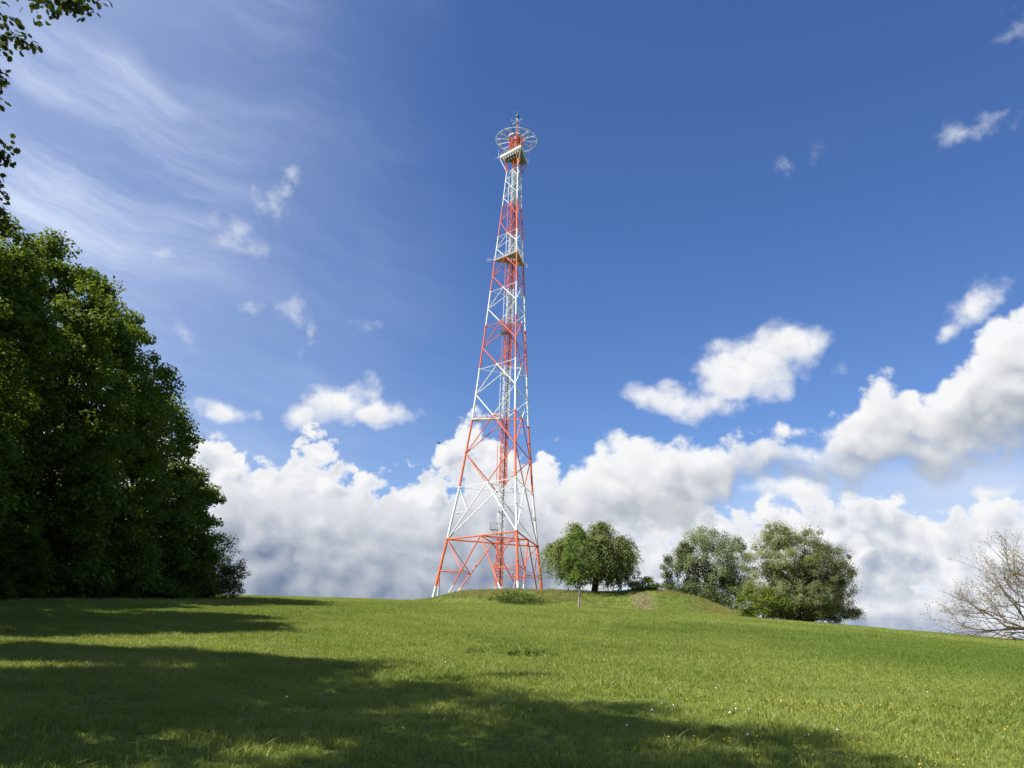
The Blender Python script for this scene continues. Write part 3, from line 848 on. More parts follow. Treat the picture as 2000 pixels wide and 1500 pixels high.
# big ring antenna: arms with forked ends, elements with gaps between them
zr = 128.7 - TBASE; RAD = 5.3
for i in range(12):
    a = 2 * math.pi * i / 12 + 0.1; v = np.array([math.cos(a), math.sin(a), 0]); w = np.array([-v[1], v[0], 0])
    ar = bar('antenna_arm', v * 1.8 + np.array([0, 0, zr]), v * (RAD - 0.08) + np.array([0, 0, zr]), 0.095, M_WHITE)
    for s in (-1, 1):
        bar('fork', v * 3.8 + np.array([0, 0, zr]), v * (RAD - 0.15) + w * s * 0.75 + np.array([0, 0, zr]), 0.045, M_WHITE, 5, ar)
    seg = [(RAD * math.cos(a + t), RAD * math.sin(a + t), zr) for t in np.linspace(-0.235, 0.235, 7)]
    MB().tube(seg, 0.085, 6).build('ring_element', M_WHITE, tower)
    if i % 3 == 0:
        p = v * 4.1 + np.array([0, 0, zr])
        bar('hanger_rod', p, v * 3.0 + np.array([0, 0, HZ + 0.9 - TBASE]), 0.035, M_RED, 5)
# pole on top with crossed dipoles, a dark disc and a T-shaped tip
bar('top_pole', np.array([0, 0, z1]), np.array([0, 0, 134.2 - TBASE]), 0.13, M_RED)
bar('top_pole', np.array([0, 0, 134.2 - TBASE]), np.array([0, 0, 136.1 - TBASE]), 0.11, M_WHITE)
for i in range(6):
    a = 2 * math.pi * i / 6 + 0.3; v = np.array([math.cos(a), math.sin(a), 0]); zc = 134.45 - TBASE
    d = bar('dipole_arm', np.array([0, 0, zc]), v * 1.45 + np.array([0, 0, zc]), 0.045, M_WHITE, 5)
    bar('dipole', v * 1.45 + np.array([0, 0, zc - 0.32]), v * 1.45 + np.array([0, 0, zc + 0.32]), 0.035, M_WHITE, 5, d)
MB().tube([(0, 0, 134.0 - TBASE), (0, 0, 134.3 - TBASE)], [0.3, 0.22], 10).build('hub', M_DARKSTEEL, tower)
MB().tube([(0, 0, 135.75 - TBASE), (0, 0, 135.85 - TBASE), (0, 0, 136.15 - TBASE)], [0.25, 0.5, 0.45], 14).build('beacon', M_DARKSTEEL, tower)
bar('tip_rod', np.array([0, 0, 136.1 - TBASE]), np.array([0, 0, 137.6 - TBASE]), 0.035, M_STEEL, 5)
bar('tip_bar', np.array([-0.75, 0, 137.5 - TBASE]), np.array([0.75, 0, 137.6 - TBASE]), 0.035, M_STEEL, 5)
# rod antennas at the corner of the head platform
for k, s in ((0, 1.0), (2, 0.8)):
    a = cs[k]; v = np.array([a[0], a[1], 0]) / np.linalg.norm(a[:2])
    o = bar('rod_antenna', a + v * 0.45 + np.array([0, 0, 0.2]), a + v * 0.45 + np.array([0, 0, 2.6 * s]), 0.04, M_WHITE, 5)
    bar('side_arm', a + np.array([0, 0, 0.5]), a + v * 1.2 + np.array([0, 0, 0.3]), 0.035, M_WHITE, 5, o)

# ================================================================ trees
def unit(v): return v / (np.linalg.norm(v, axis=-1, keepdims=True) + 1e-9)
LEAF_SIMPLE = (np.array([[0, 0, 0], [-0.5, 0.5, 0.14], [0, 1, 0.0], [0.5, 0.5, 0.14]]), np.array([[0, 2, 1], [0, 3, 2]]))
_lobe = [(0, 0), (0.16, 0.10), (0.34, 0.16), (0.26, 0.34), (0.50, 0.46), (0.30, 0.58), (0.36, 0.80), (0.12, 0.82), (0, 1.0)]
_lv = [(0, 0.0, 0), (0, 0.5, 0)] + [(x, y, 0.10 * x) for x, y in _lobe[1:-1]] + [(0, 1.0, 0)] + [(-x, y, 0.10 * x) for x, y in _lobe[1:-1][::-1]]
_n = len(_lv) - 1
LEAF_LOBED = (np.array(_lv, float), np.array([[1, 0, 2]] + [[1, i, i + 1] for i in range(2, _n)] + [[1, _n, 0]]))

def leaves_mesh(name, P, N, A, size, width, tint, rng, template=LEAF_SIMPLE):
    """P leaf bases, N facing, A axis of the blade"""
    n = len(P); TV, TF = template
    N = unit(N); A = unit(A - (A * N).sum(1, keepdims=True) * N); S = np.cross(A, N)
    sz = (size * rng.uniform(0.65, 1.3, n))[:, None]
    V = np.empty((n, len(TV), 3), np.float32)
    for i, (x, y, z) in enumerate(TV):
        V[:, i] = P + S * (x * width) * sz + A * y * sz + N * z * sz
    F = (TF[None] + (np.arange(n) * len(TV))[:, None, None]).reshape(-1, 3)
    return mesh_np(name, V.reshape(-1, 3), F, tint=np.repeat(np.clip(tint, 0, 1), len(TV)))

def curve_pts(a, b, rng, sag=0.12, wob=0.05, n=6, rise=0.0):
    a = np.asarray(a, float); b = np.asarray(b, float); L = np.linalg.norm(b - a)
    off = rng.normal(0, wob * L, 3); out = []
    for i in range(n):
        t = i / (n - 1); k = 4 * t * (1 - t)
        out.append(a + (b - a) * t + off * k + np.array([0, 0, (rise - sag) * L * k]))
    return out

def clumped_crown(rng, clumps, per, flat=0.62, up=0.75, shell=0.45, centre=None):
    """clumps: rows x,y,z,r -> leaf bases, facings, axes, tints"""
    C = np.asarray(clumps); idx = np.repeat(np.arange(len(C)), per)
    n = len(idx); d = unit(rng.normal(0, 1, (n, 3)))
    rr = rng.rand(n) ** shell
    c = C[idx]
    P = c[:, :3] + d * (c[:, 3] * rr)[:, None] * np.array([1, 1, flat])
    N = unit(d * 0.55 + np.array([0, 0, up]) + rng.normal(0, 0.45, (n, 3)))
    if centre is not None:                                        # leaves turned outwards from the middle of the crown
        N = unit(unit(c[:, :3] - np.asarray(centre)) * 0.9 + d * 0.45 + np.array([0, 0, 0.35]) + rng.normal(0, 0.38, (n, 3)))
    A = unit(d * np.array([1, 1, 0.4]) + rng.normal(0, 0.5, (n, 3)) - np.array([0, 0, 0.25]))
    tcl = rng.normal(0.5, 0.16, len(C))[idx] + rng.normal(0, 0.16, n)
    return P, N, A, tcl

def dome_clumps(rng, n, H, z0, Rx, Ry, prof, rc, inner=0.5, lumps=7, lump_amp=0.16):
    """clump centres near the surface of an uneven crown"""
    ph = rng.rand(lumps) * 6.283; fr = rng.randint(2, 6, lumps); fz = rng.uniform(2, 7, lumps)
    out = []
    while len(out) < n:
        t = rng.rand(); a = rng.rand() * 6.283
        r = prof(t)
        if rng.rand() > r + 0.12: continue
        bump = 1 + lump_amp * np.mean([math.sin(fr[i] * a + fz[i] * t + ph[i]) for i in range(lumps)]) * 2.2
        u = inner + (1 - inner) * rng.rand() ** 0.6
        k = r * u * bump
        out.append((Rx * k * math.cos(a), Ry * k * math.sin(a), z0 + (H - z0) * (t * (1 - 0.0) + rng.normal(0, 0.012)), rc * rng.uniform(0.65, 1.35)))
    return np.array(out)

def tree_thing(name, label, cat, loc, crown_me, leaf_mat, trunk_mb, bark, group=None, crown_label=None, trunk_name='trunk'):
    o = empty(name, loc)
    tag(o, label, cat, group)
    tr = trunk_mb.build(trunk_name, bark, o)
    cr = link_mesh('crown', crown_me, leaf_mat, o)
    return o

def wood_skeleton(rng, H, r0, clumps, fork=0.25, n_limbs=16, lean=0.04, sides=8):
    mb = MB()
    top = np.array([rng.normal(0, lean * H), rng.normal(0, lean * H), H * 0.80])
    pts = curve_pts((0, 0, -0.3), top, rng, 0, 0.02, 9)
    rad = [r0 * (1.25 if i == 0 else 1.0) * (1 - 0.86 * (i / 8)) for i in range(9)]
    mb.tube(pts, rad, sides)
    pick = rng.permutation(len(clumps))[:n_limbs]
    for j in pick:
        c = np.asarray(clumps[j][:3]); zt = np.clip(c[2] - rng.uniform(0.10, 0.30) * H, fork * H * 0.6, H * 0.72)
        t = np.clip((zt + 0.3) / (H * 0.8 + 0.3), 0, 1); i = t * 8; i0 = int(min(7, math.floor(i)))
        a = lerp(np.asarray(pts[i0]), np.asarray(pts[i0 + 1]), i - i0)
        ra = lerp(rad[i0], rad[i0 + 1], i - i0) * 0.55
        mb.tube(curve_pts(a, c, rng, 0.0, 0.05, 6, rise=0.06), [ra * (1 - 0.8 * q / 5) for q in range(6)], 5)
    return mb

def copy_tree(src, loc, rz, sc, label, group=None):
    o = src.copy(); COL.objects.link(o)
    o.location = loc; o.rotation_euler = (0, 0, rz); o.scale = (sc[0], sc[1], sc[2]) if not np.isscalar(sc) else (sc, sc, sc)
    o['label'] = label
    if group: o['group'] = group
    for ch in src.children:
        c = ch.copy(); COL.objects.link(c); c.parent = o
    return o

M_LEAF_WOOD = leaf_material('woodland_leaf', (0.032, 0.064, 0.008), (0.150, 0.212, 0.022), trans=0.38)
M_LEAF_NEAR = leaf_material('overhanging_leaf', (0.030, 0.052, 0.010), (0.075, 0.105, 0.016), trans=0.25)
M_LEAF_SHRUB = leaf_material('edge_shrub_leaf', (0.060, 0.088, 0.026), (0.15, 0.18, 0.065), trans=0.3)
M_LEAF_WILLOW = leaf_material('willow_leaf', (0.098, 0.138, 0.040), (0.255, 0.300, 0.118), trans=0.42)
M_LEAF_YOUNG = leaf_material('young_tree_leaf', (0.065, 0.125, 0.016), (0.150, 0.215, 0.040), trans=0.34)
M_LEAF_SILVER = leaf_material('poplar_leaf', (0.082, 0.122, 0.042), (0.215, 0.265, 0.115), trans=0.42)
M_LEAF_OLIVE = leaf_material('olive_bush_leaf', (0.120, 0.148, 0.052), (0.270, 0.292, 0.125), trans=0.42)
M_LEAF_LIME = leaf_material('lime_bush_leaf', (0.065, 0.115, 0.012), (0.165, 0.205, 0.022), trans=0.32)
M_LEAF_BROWN = leaf_material('bare_tree_bud', (0.15, 0.12, 0.05), (0.33, 0.255, 0.12), trans=0.35)
M_LEAF_NETTLE = leaf_material('nettle_leaf', (0.040, 0.080, 0.016), (0.085, 0.135, 0.030), trans=0.25)
M_BARK = bark_material('bark_grey_brown', (0.055, 0.045, 0.035), (0.13, 0.11, 0.085))
M_BARK_DARK = bark_material('bark_dark', (0.022, 0.018, 0.014), (0.06, 0.05, 0.04))
M_BARK_TAN = bark_material('bark_tan', (0.045, 0.033, 0.020), (0.115, 0.085, 0.052))
M_BARK_PALE = bark_material('bark_pale', (0.16, 0.14, 0.11), (0.30, 0.28, 0.23))

# ---- woodland along the left: three models, each tree an individual
egg = lambda t: math.sqrt(max(0.0, 1 - (abs(t - 0.42) / (0.62 if t > 0.42 else 0.72)) ** 2.3))
skirt = lambda t: 1.0 if t < 0.45 else math.sqrt(max(0.0, 1 - ((t - 0.45) / 0.56) ** 2.2))
def wood_model(seed, nclump=520, per=145, z0=0.02, H=24.0, Rr=6.6):
    rng = np.random.RandomState(seed)
    cl = dome_clumps(rng, nclump, H, z0 * H, Rr, Rr, skirt, 1.05, inner=0.55, lump_amp=0.24)
    P, N, A, t = clumped_crown(rng, cl, per)
    me = leaves_mesh('woodland_crown', P, N, A, 0.29, 0.8, t, rng)
    return me, wood_skeleton(rng, H, 0.36, cl, n_limbs=26)
WG = 'tall broadleaved trees of the woodland edge'
models = []
wood = [ # x, y, model, height, width factor, label
    (-37.3, 50.5, 0, 25.8, 1.02, 'tallest dark green broadleaved tree at the left picture edge, sunlit top'),
    (-36.4, 60.0, 1, 27.0, 1.0, 'tall broadleaved tree with two sunlit tufts above the woodland outline, second from left edge'),
    (-36.0, 69.0, 2, 25.0, 0.97, 'tall dark broadleaved tree in the middle of the woodland edge'),
    (-35.2, 77.5, 0, 19.5, 0.84, 'broadleaved tree stepping down where the woodland outline falls'),
    (-33.6, 85.0, 1, 13.4, 0.64, 'shorter dark tree near the right end of the woodland, above the pale shrubs'),
]
for i, (x, y, mi, H, w, lab) in enumerate(wood):
    if i > 2:
        me, sk = wood_model(40 + i, int(520 * (H / 25) ** 1.3), 140, 0.02, H, 6.6 * w)
        tree_thing('woodland_tree', lab, 'tree', (x, y, gz(x, y) - 0.2), me, M_LEAF_WOOD, sk, M_BARK_DARK, WG)
    elif i < 3:
        me, sk = wood_model(40 + i)
        o = tree_thing('woodland_tree', lab, 'tree', (x, y, gz(x, y) - 0.2), me, M_LEAF_WOOD, sk, M_BARK_DARK, WG)
        o.scale = (w, w, H / 24.0); models.append(o)
    else:
        copy_tree(models[mi], (x, y, gz(x, y) - 0.2), 1.7 + i, (w, w, H / 24.0), lab, WG)
for i, (x, y, mi, H, w, lab) in enumerate([
    (-48.0, 46.0, 1, 23.0, 1.0, 'dark woodland tree hidden behind the tallest tree at the left edge'),
    (-48.5, 56.0, 2, 23.5, 1.0, 'dark woodland tree standing behind the second tree of the edge'),
    (-47.5, 66.5, 0, 22.0, 1.0, 'dark woodland tree glimpsed behind the middle of the woodland edge'),
    (-46.0, 76.5, 1, 18.0, 0.95, 'dark woodland tree behind the falling outline of the wood'),
    (-42.5, 86.0, 2, 11.0, 0.75, 'low dark woodland tree behind the shorter end tree'),
    (-35.5, 40.5, 2, 21.0, 0.95, 'dark broadleaved tree cut by the left picture edge below the overhanging twigs')]):
    copy_tree(models[mi], (x, y, gz(x, y) - 0.2), 0.6 + 2.1 * i, (w, w, H / 24.0), lab, WG)
# next tree of the row towards the viewer: outside the picture, its shadow lies on the meadow
copy_tree(models[1], (-27.0, 21.5, gz(-27.0, 21.5) - 0.2), 4.0, (0.98, 0.86, 23.5 / 24.0), 'broadleaved tree beyond the left picture edge, shading the middle of the meadow', WG)

copy_tree(models[2], (-28.4, 29.0, gz(-28.4, 29.0) - 0.2), 2.4, (0.92, 0.9, 22.0 / 24.0), 'broadleaved tree just beyond the left picture edge, shading the meadow before the wood', WG)
copy_tree(models[0], (-21.0, 8.0, gz(-21.0, 8.0) - 0.2), 5.2, (1.05, 1.0, 21.0 / 24.0), 'broadleaved tree beyond the left picture edge beside the overhanging tree, shading the near meadow', WG)
# understorey filling the foot of the wood
for i, (x, y, mi, H, w) in enumerate([(-41.5, 46.5, 0, 9.0, 0.85), (-42.0, 54.5, 1, 9.5, 0.9), (-41.5, 63.0, 2, 9.0, 0.9), (-41.0, 71.5, 0, 8.5, 0.85), (-39.5, 79.5, 1, 7.5, 0.8), (-33.6, 87.6, 2, 6.5, 0.5), (-33.2, 73.5, 0, 6.5, 0.42), (-33.0, 64.5, 1, 6.0, 0.42), (-33.4, 82.5, 2, 5.0, 0.38), (-33.0, 55.0, 0, 6.5, 0.42)]):
    place = ['behind the tallest tree', 'behind the second tree', 'behind the middle of the wood', 'behind the fourth tree', 'behind the falling outline', 'under the end tree', 'below the fourth tree, before the trunks', 'below the middle tree, before the trunks', 'beside the shorter end tree', 'below the second tree, before the trunks'][i]
    o = copy_tree(models[mi], (x, y, gz(x, y) - 0.6), 0.9 * i, (w, w, H / 24.0), 'dark leafy understorey at the foot of the wood ' + place, 'understorey bushes of the wood')
    o.name = 'understorey_bush'; o['category'] = 'bush'

# shrubs in front of and at the end of the wood
def shrub(name, label, seed, loc, H, Rr, mat, nclump, per, size, bark=None, z0=0.08, prof=egg, stems=7, rc=None, group=None, flat=0.7, width=0.6, up=0.6, inner=0.35, cat='shrub'):
    rng = np.random.RandomState(seed)
    bark = bark or M_BARK
    cl = dome_clumps(rng, nclump, H, z0 * H, Rr, Rr, prof, rc or 0.2 * Rr, inner=inner, lump_amp=0.3)
    P, N, A, t = clumped_crown(rng, cl, per, flat=flat, up=up)
    me = leaves_mesh(name + '_crown', P, N, A, size, width, t, rng)
    mb = MB()
    for j in range(stems):
        c = cl[rng.randint(len(cl))][:3]
        mb.tube(curve_pts((rng.normal(0, 0.12 * Rr), rng.normal(0, 0.12 * Rr), -0.2), c, rng, 0, 0.06, 6, rise=0.08), [0.05 * H / 4 * (1 - 0.8 * q / 5) for q in range(6)], 5)
    return tree_thing(name, label, cat, loc, me, mat, mb, bark, group, trunk_name='stems')
for i, (x, y, H, Rr, lab) in enumerate([
    (-31.0, 90.5, 6.6, 2.3, 'pale loose shrub at the right end of the woodland, taller of two'),
    (-29.9, 92.0, 3.6, 1.7, 'low airy shrub at the foot of the woodland end, twigs against the cloud')]):
    shrub('edge_shrub', lab, 70 + i, (x, y, gz(x, y)), H, Rr, M_LEAF_SHRUB, 70, 75, 0.20, inner=0.15, group='loose shrubs at the woodland end', rc=0.62)

# ---- near tree whose outer twigs hang into the upper left corner
rng = np.random.RandomState(8)
NX, NY = -14.1, 2.9; NZ = gz(NX, NY)
cl = dome_clumps(rng, 330, 19.5, 3.2, 6.3, 6.3, egg, 0.98, inner=0.45, lump_amp=0.3)
spr = []
for (dx, dz, yy, r) in ((-0.775, 0.865, 11.5, 0.42), (-0.80, 0.90, 11.4, 0.5), (-0.745, 0.855, 11.6, 0.28), (-0.735, 0.925, 11.8, 0.36), (-0.715, 0.935, 11.9, 0.34), (-0.690, 0.935, 12.0, 0.30), (-0.668, 0.922, 12.1, 0.25), (-0.70, 0.955, 12.0, 0.35), (-0.655, 0.945, 12.1, 0.3),
                       (-0.765, 0.790, 11.3, 0.2), (-0.735, 0.675, 12.4, 0.26), (-0.745, 0.64, 12.3, 0.3), (-0.725, 0.655, 12.5, 0.2),
                       (-0.720, 0.575, 12.6, 0.30), (-0.733, 0.605, 12.5, 0.33), (-0.728, 0.545, 12.6, 0.36), (-0.745, 0.58, 12.4, 0.45), (-0.76, 0.62, 12.2, 0.5), (-0.79, 0.75, 11.6, 0.5), (-0.77, 0.52, 12.0, 0.6)):
    spr.append((dx * yy - NX, yy - NY, dz * yy - NZ, r))
spr = np.array(spr)
P1, N1, A1, t1 = clumped_crown(rng, cl, 200, flat=0.6)
P2, N2, A2, t2 = clumped_crown(rng, spr, 44, flat=0.85, shell=0.5)
P = np.concatenate([P1, P2]); N_ = np.concatenate([N1, N2]); A_ = np.concatenate([A1, A2]); tt = np.concatenate([t1, t2])
sizes = np.concatenate([np.full(len(P1), 0.17), np.full(len(P2), 0.115)])
me = leaves_mesh('overhanging_crown', P, N_, A_, sizes, 1.0, tt, rng, LEAF_LOBED)
mb = wood_skeleton(rng, 19.5, 0.33, cl, n_limbs=24)
for s in spr:
    j = np.argmin(((cl[:, :3] - s[:3]) ** 2).sum(1))
    mb.tube(curve_pts(cl[j][:3], s[:3], rng, 0.05, 0.04, 5), [0.022, 0.018, 0.014, 0.01, 0.006], 4)
tree_thing('overhanging_tree', 'near tree with lobed leaves, only its dark twig ends hang into the upper left corner', 'tree', (NX, NY, NZ), me, M_LEAF_NEAR, mb, M_BARK_DARK)

# ---- weeping willow on the mound
rng = np.random.RandomState(21)
WX, WY = 13.9, 131.0; WZ = gz(WX, WY)
mb = MB(); strands = []
mb.tube(curve_pts((0, 0, -0.3), (0.25, 0, 2.4), rng, 0, 0.03, 5), [0.62, 0.50, 0.46, 0.44, 0.46], 10)
for i in range(19):
    a = 2 * math.pi * i / 19 + rng.normal(0, 0.2)
    rr = rng.uniform(4.2, 7.6); hh = 10.2 * math.sqrt(max(0.12, 1 - (rr / 9.6) ** 2)) * rng.uniform(0.86, 1.02)
    if i % 5 == 0: rr = rng.uniform(0.8, 3.4); hh = rng.uniform(9.2, 10.6)
    e = np.array([rr * math.cos(a), rr * math.sin(a), hh])
    lp = curve_pts((0.2, 0, 2.2), e, rng, 0, 0.06, 8, rise=0.10)
    mb.tube(lp, [0.26 * (1 - 0.85 * q / 7) for q in range(8)], 6)
    for s in range(54):
        t = rng.uniform(0.4, 1.0) * 7; i0 = int(min(6, t)); b = lerp(np.asarray(lp[i0]), np.asarray(lp[i0 + 1]), t - i0)
        an = rng.rand() * 6.283 if rng.rand() < 0.5 else a + rng.normal(0, 0.6)
        out = rng.uniform(0.6, 2.6); ln = rng.uniform(1.4, 5.2)
        ap = b + np.array([math.cos(an) * out * 0.6, math.sin(an) * out * 0.6, rng.uniform(0.15, 0.7)])
        tip = b + np.array([math.cos(an) * out * 1.15, math.sin(an) * out * 1.15, -ln])
        tip[2] = max(tip[2], rng.uniform(0.5, 2.0))
        strands.append((b, ap, tip))
        if s % 3 == 0: mb.tube([b, ap, lerp(ap, tip, 0.6)], [0.045, 0.03, 0.012], 4)
LP, LA, LT = [], [], []
for b, ap, tip in strands:
    n = int(34 + 40 * np.linalg.norm(tip - ap) / 3)
    u = rng.rand(n) ** 0.9
    pos = (1 - u)[:, None] ** 2 * b + (2 * u * (1 - u))[:, None] * (ap * 1.0) + (u ** 2)[:, None] * tip
    pos = pos + rng.normal(0, 0.17, (n, 3))
    LP.append(pos); LA.append(np.array([0, 0, -1.0]) + rng.normal(0, 0.45, (n, 3))); LT.append(np.clip(rng.normal(0.5, 0.12) + rng.normal(0, 0.18, n), 0, 1))
LP = np.concatenate(LP); LA = np.concatenate(LA); LT = np.concatenate(LT)
me = leaves_mesh('willow_crown', LP, unit(rng.normal(0, 0.8, LP.shape) + np.array([0, 0, 0.3]) + unit(LP - np.array([0, 0, 3.5])) * 1.1), LA, 0.38, 0.26, LT, rng)
tree_thing('weeping_willow', 'broad grey-green weeping willow with drooping strands beside the tower', 'tree', (WX, WY, WZ), me, M_LEAF_WILLOW, mb, M_BARK_DARK).scale = (1.06, 1.06, 1.03)

# ---- young tree in front of the willow
rng = np.random.RandomState(31)
YX, YY = 9.75, 111.5; YZ = gz(YX, YY)
slim = lambda t: (0.35 + 0.65 * math.sin(min(1, t / 0.55) * math.pi / 2)) if t < 0.35 else math.sqrt(max(0, 1 - ((t - 0.35) / 0.66) ** 1.7))
cl = dome_clumps(rng, 80, 10.2, 2.7, 2.3, 2.3, slim, 0.55, inner=0.15, lump_amp=0.45)
P, N_, A_, t = clumped_crown(rng, cl, 85, flat=0.75, up=0.5)
me = leaves_mesh('young_crown', P, N_, A_, 0.22, 0.62, t, rng)
mb = wood_skeleton(rng, 9.6, 0.15, cl, fork=0.3, n_limbs=16, lean=0.01)
mb.tube([(0.32, -0.25, -0.2), (0.30, -0.25, 2.1)], 0.05, 6)
tree_thing('young_tree', 'slim bright green young tree with a thin bare trunk before the willow', 'tree', (YX, YY, YZ), me, M_LEAF_YOUNG, mb, M_BARK_PALE)

# ---- grey-green group behind the right end of the mound
column = lambda t: math.sqrt(max(0, 1 - (abs(t - 0.5) / 0.54) ** 2.6))
def upright(name, label, seed, x, y, H, Rr, mat, nclump, per, size, z0=0.06, zoff=0.0, group=None, bark=M_BARK_PALE, rc=None, limbs=18):
    rng = np.random.RandomState(seed)
    cl = dome_clumps(rng, nclump, H, z0 * H, Rr, Rr, column, rc or 0.24 * Rr, inner=0.2, lump_amp=0.42)
    P, N_, A_, t = clumped_crown(rng, cl, per, flat=1.1, up=0.35, shell=0.5, centre=(0, 0, 0.45 * H))
    me = leaves_mesh(name + '_crown', P, N_, A_, size, 0.5, t, rng)
    mb = wood_skeleton(rng, H, 0.018 * H, cl, fork=0.15, n_limbs=limbs)
    return tree_thing(name, label, 'tree', (x, y, gz(x, y) + zoff), me, mat, mb, bark, group)
PG = 'grey-green trees behind the mound'
upright('poplar_tree', 'tallest grey-green tree behind the right shoulder of the mound', 51, 33.4, 138.0, 13.6, 4.6, M_LEAF_SILVER, 150, 170, 0.27, group=PG, rc=0.95)
upright('poplar_tree', 'narrow grey-green tree touching the big olive willow bush', 52, 37.6, 137.0, 12.6, 2.9, M_LEAF_SILVER, 90, 170, 0.27, group=PG, rc=0.8)
upright('poplar_tree', 'darker bushy tree on the left of the grey-green group', 53, 30.0, 139.0, 10.6, 2.7, M_LEAF_SHRUB, 80, 160, 0.27, group=PG, rc=0.8)
upright('poplar_tree', 'small slender tree standing apart beside the pale stones', 54, 26.6, 139.0, 8.0, 1.35, M_LEAF_SHRUB, 36, 120, 0.25, group=PG, rc=0.55, limbs=8)
shrub('undergrowth_shrub', 'low twiggy shrub between the mound end and the olive bush', 55, (37.4, 130.5, gz(37.4, 130.5) - 0.2), 5.0, 3.2, M_LEAF_SILVER, 45, 60, 0.22, rc=0.7, inner=0.2)

# ---- big olive willow bush on the skyline, lime bush before it
rng = np.random.RandomState(61)
OX, OY = 40.6, 117.0; OZ = gz(OX, OY)
parts = []
for (cx, cz, rx, rz, n) in ((-0.8, 7.4, 3.6, 3.4, 60), (0.0, 8.2, 5.4, 4.6, 170), (4.2, 7.2, 3.9, 3.5, 80), (6.2, 6.4, 1.9, 2.2, 20), (-2.4, 11.6, 2.0, 1.8, 26), (-5.4, 8.2, 2.0, 2.6, 14), (-3.0, 3.8, 4.6, 3.3, 110), (2.0, 3.4, 5.0, 3.0, 150), (0.5, 2.2, 5.0, 1.9, 80), (5.2, 1.5, 2.6, 1.3, 36)):
    d = unit(rng.normal(0, 1, (n, 3))) * (rng.uniform(0.45, 1.0, n) ** 0.6)[:, None]
    sprig = rng.rand(n) < 0.12; d[sprig] *= rng.uniform(1.08, 1.28, (sprig.sum(), 1))
    parts.append(np.stack([cx + d[:, 0] * rx, d[:, 1] * rx * 0.85, np.maximum(0.4, cz + d[:, 2] * rz), np.where(sprig, rng.uniform(0.3, 0.55, n), rng.uniform(0.5, 1.0, n))], -1))
cl = np.concatenate(parts)
P, N_, A_, t = clumped_crown(rng, cl, 175, flat=0.9, shell=0.5, centre=(0, 0, 4.0))
wisp = rng.rand(len(P)) < 0.3                                   # feathery shoots beyond the clumps
P[wisp] += unit(P[wisp] - np.array([0, 0, 3.0])) * (rng.rand(wisp.sum()) ** 2 * 1.1)[:, None]
me = leaves_mesh('olive_crown', P, N_, A_ + np.array([0, 0, 0.5]), 0.26, 0.30, t, rng)
mb = MB()
for j in rng.permutation(len(cl))[:60]:
    mb.tube(curve_pts((rng.normal(0, 0.7), rng.normal(0, 0.7), -0.3), cl[j][:3], rng, 0, 0.06, 6, rise=0.05), [0.17, 0.13, 0.10, 0.07, 0.045, 0.02], 5)
tree_thing('willow_bush', 'huge rounded olive-green willow bush on the skyline', 'bush', (OX, OY, OZ), me, M_LEAF_OLIVE, mb, M_BARK, trunk_name='stems')
shrub('lime_bush', 'small yellow-green bush crouching before the olive willow bush', 65, (34.2, 113.5, gz(34.2, 113.5)), 4.0, 3.0, M_LEAF_LIME, 80, 95, 0.22, rc=0.62, inner=0.3, z0=0.12)
shrub('mound_bush', 'low leafy bush right of the willow on the mound top', 66, (21.0, 128.6, gz(21.0, 128.6) - 0.1), 1.9, 2.1, M_LEAF_LIME, 45, 80, 0.22, rc=0.55, inner=0.3)

# ---- nearly bare tree at the right picture edge
rng = np.random.RandomState(77)
BX, BY = 50.5, 76.0; BZ = gz(BX, BY)
mb = MB(); tips = []
def grow(p, d, L, r, depth):
    n = 4; pts = [p]; q = p; dd = d
    for i in range(n):
        dd = unit((dd + rng.normal(0, 0.13, 3) + np.array([0, 0, 0.05 if depth > 1 else 0.0]))[None])[0]
        q = q + dd * L / n; pts.append(q)
    mb.tube(pts, [r * (1 - 0.45 * i / n) for i in range(n + 1)], 6 if depth < 2 else (4 if depth < 4 else 3), cap=False)
    if depth >= 3: tips.extend(pts[2:])
    if depth >= 5: return
    for c in range(3 if rng.rand() < 0.7 else 4):
        side = rng.normal(0, 1, 3); side -= side.dot(dd) * dd; side /= np.linalg.norm(side)
        k = rng.uniform(0.35, 0.95)
        nd = unit((dd + side * k)[None])[0]
        st = pts[rng.randint(2, n + 1)] if depth else pts[-1]
        grow(st, nd, L * rng.uniform(0.62, 0.86), r * 0.52, depth + 1)
for dx, dy, dz, L in ((-1, -0.2, 0.16, 5.6), (-1, 0.3, 0.42, 5.8), (-0.9, -0.4, 0.62, 5.2), (-0.7, 0.3, 0.85, 4.9), (-0.2, -0.5, 1.0, 4.4), (0.5, 0.4, 0.9, 4.6), (0.9, -0.2, 0.5, 5.0), (-0.8, 0.9, 0.3, 5.2), (-0.7, -0.9, 0.35, 5.2), (0.6, 0.9, 0.6, 4.8)):
    grow(np.array([0, 0, 0.9]), unit(np.array([[dx, dy, dz]], float))[0], L, 0.17, 1)
mb.tube([(0, 0, -0.4), (0, 0, 1.2)], [0.5, 0.38], 10)
tips = np.array(tips)
sel = tips[rng.randint(0, len(tips), 9500)] + rng.normal(0, 0.15, (9500, 3))
sel = sel[sel[:, 2] > 0.5]
me = leaves_mesh('bare_tree_buds', sel, unit(rng.normal(0, 1, sel.shape)), rng.normal(0, 1, sel.shape), 0.15, 0.55, rng.rand(len(sel)), rng)
bt = tree_thing('bare_tree', 'nearly leafless spreading tree with brown twigs at the right picture edge', 'tree', (BX, BY, BZ), me, M_LEAF_BROWN, mb, M_BARK_TAN)
bt.rotation_euler = (0, 0, R(10)); bt.scale = (0.96, 0.96, 0.80)

# ================================================================ small things
rng = np.random.RandomState(91)
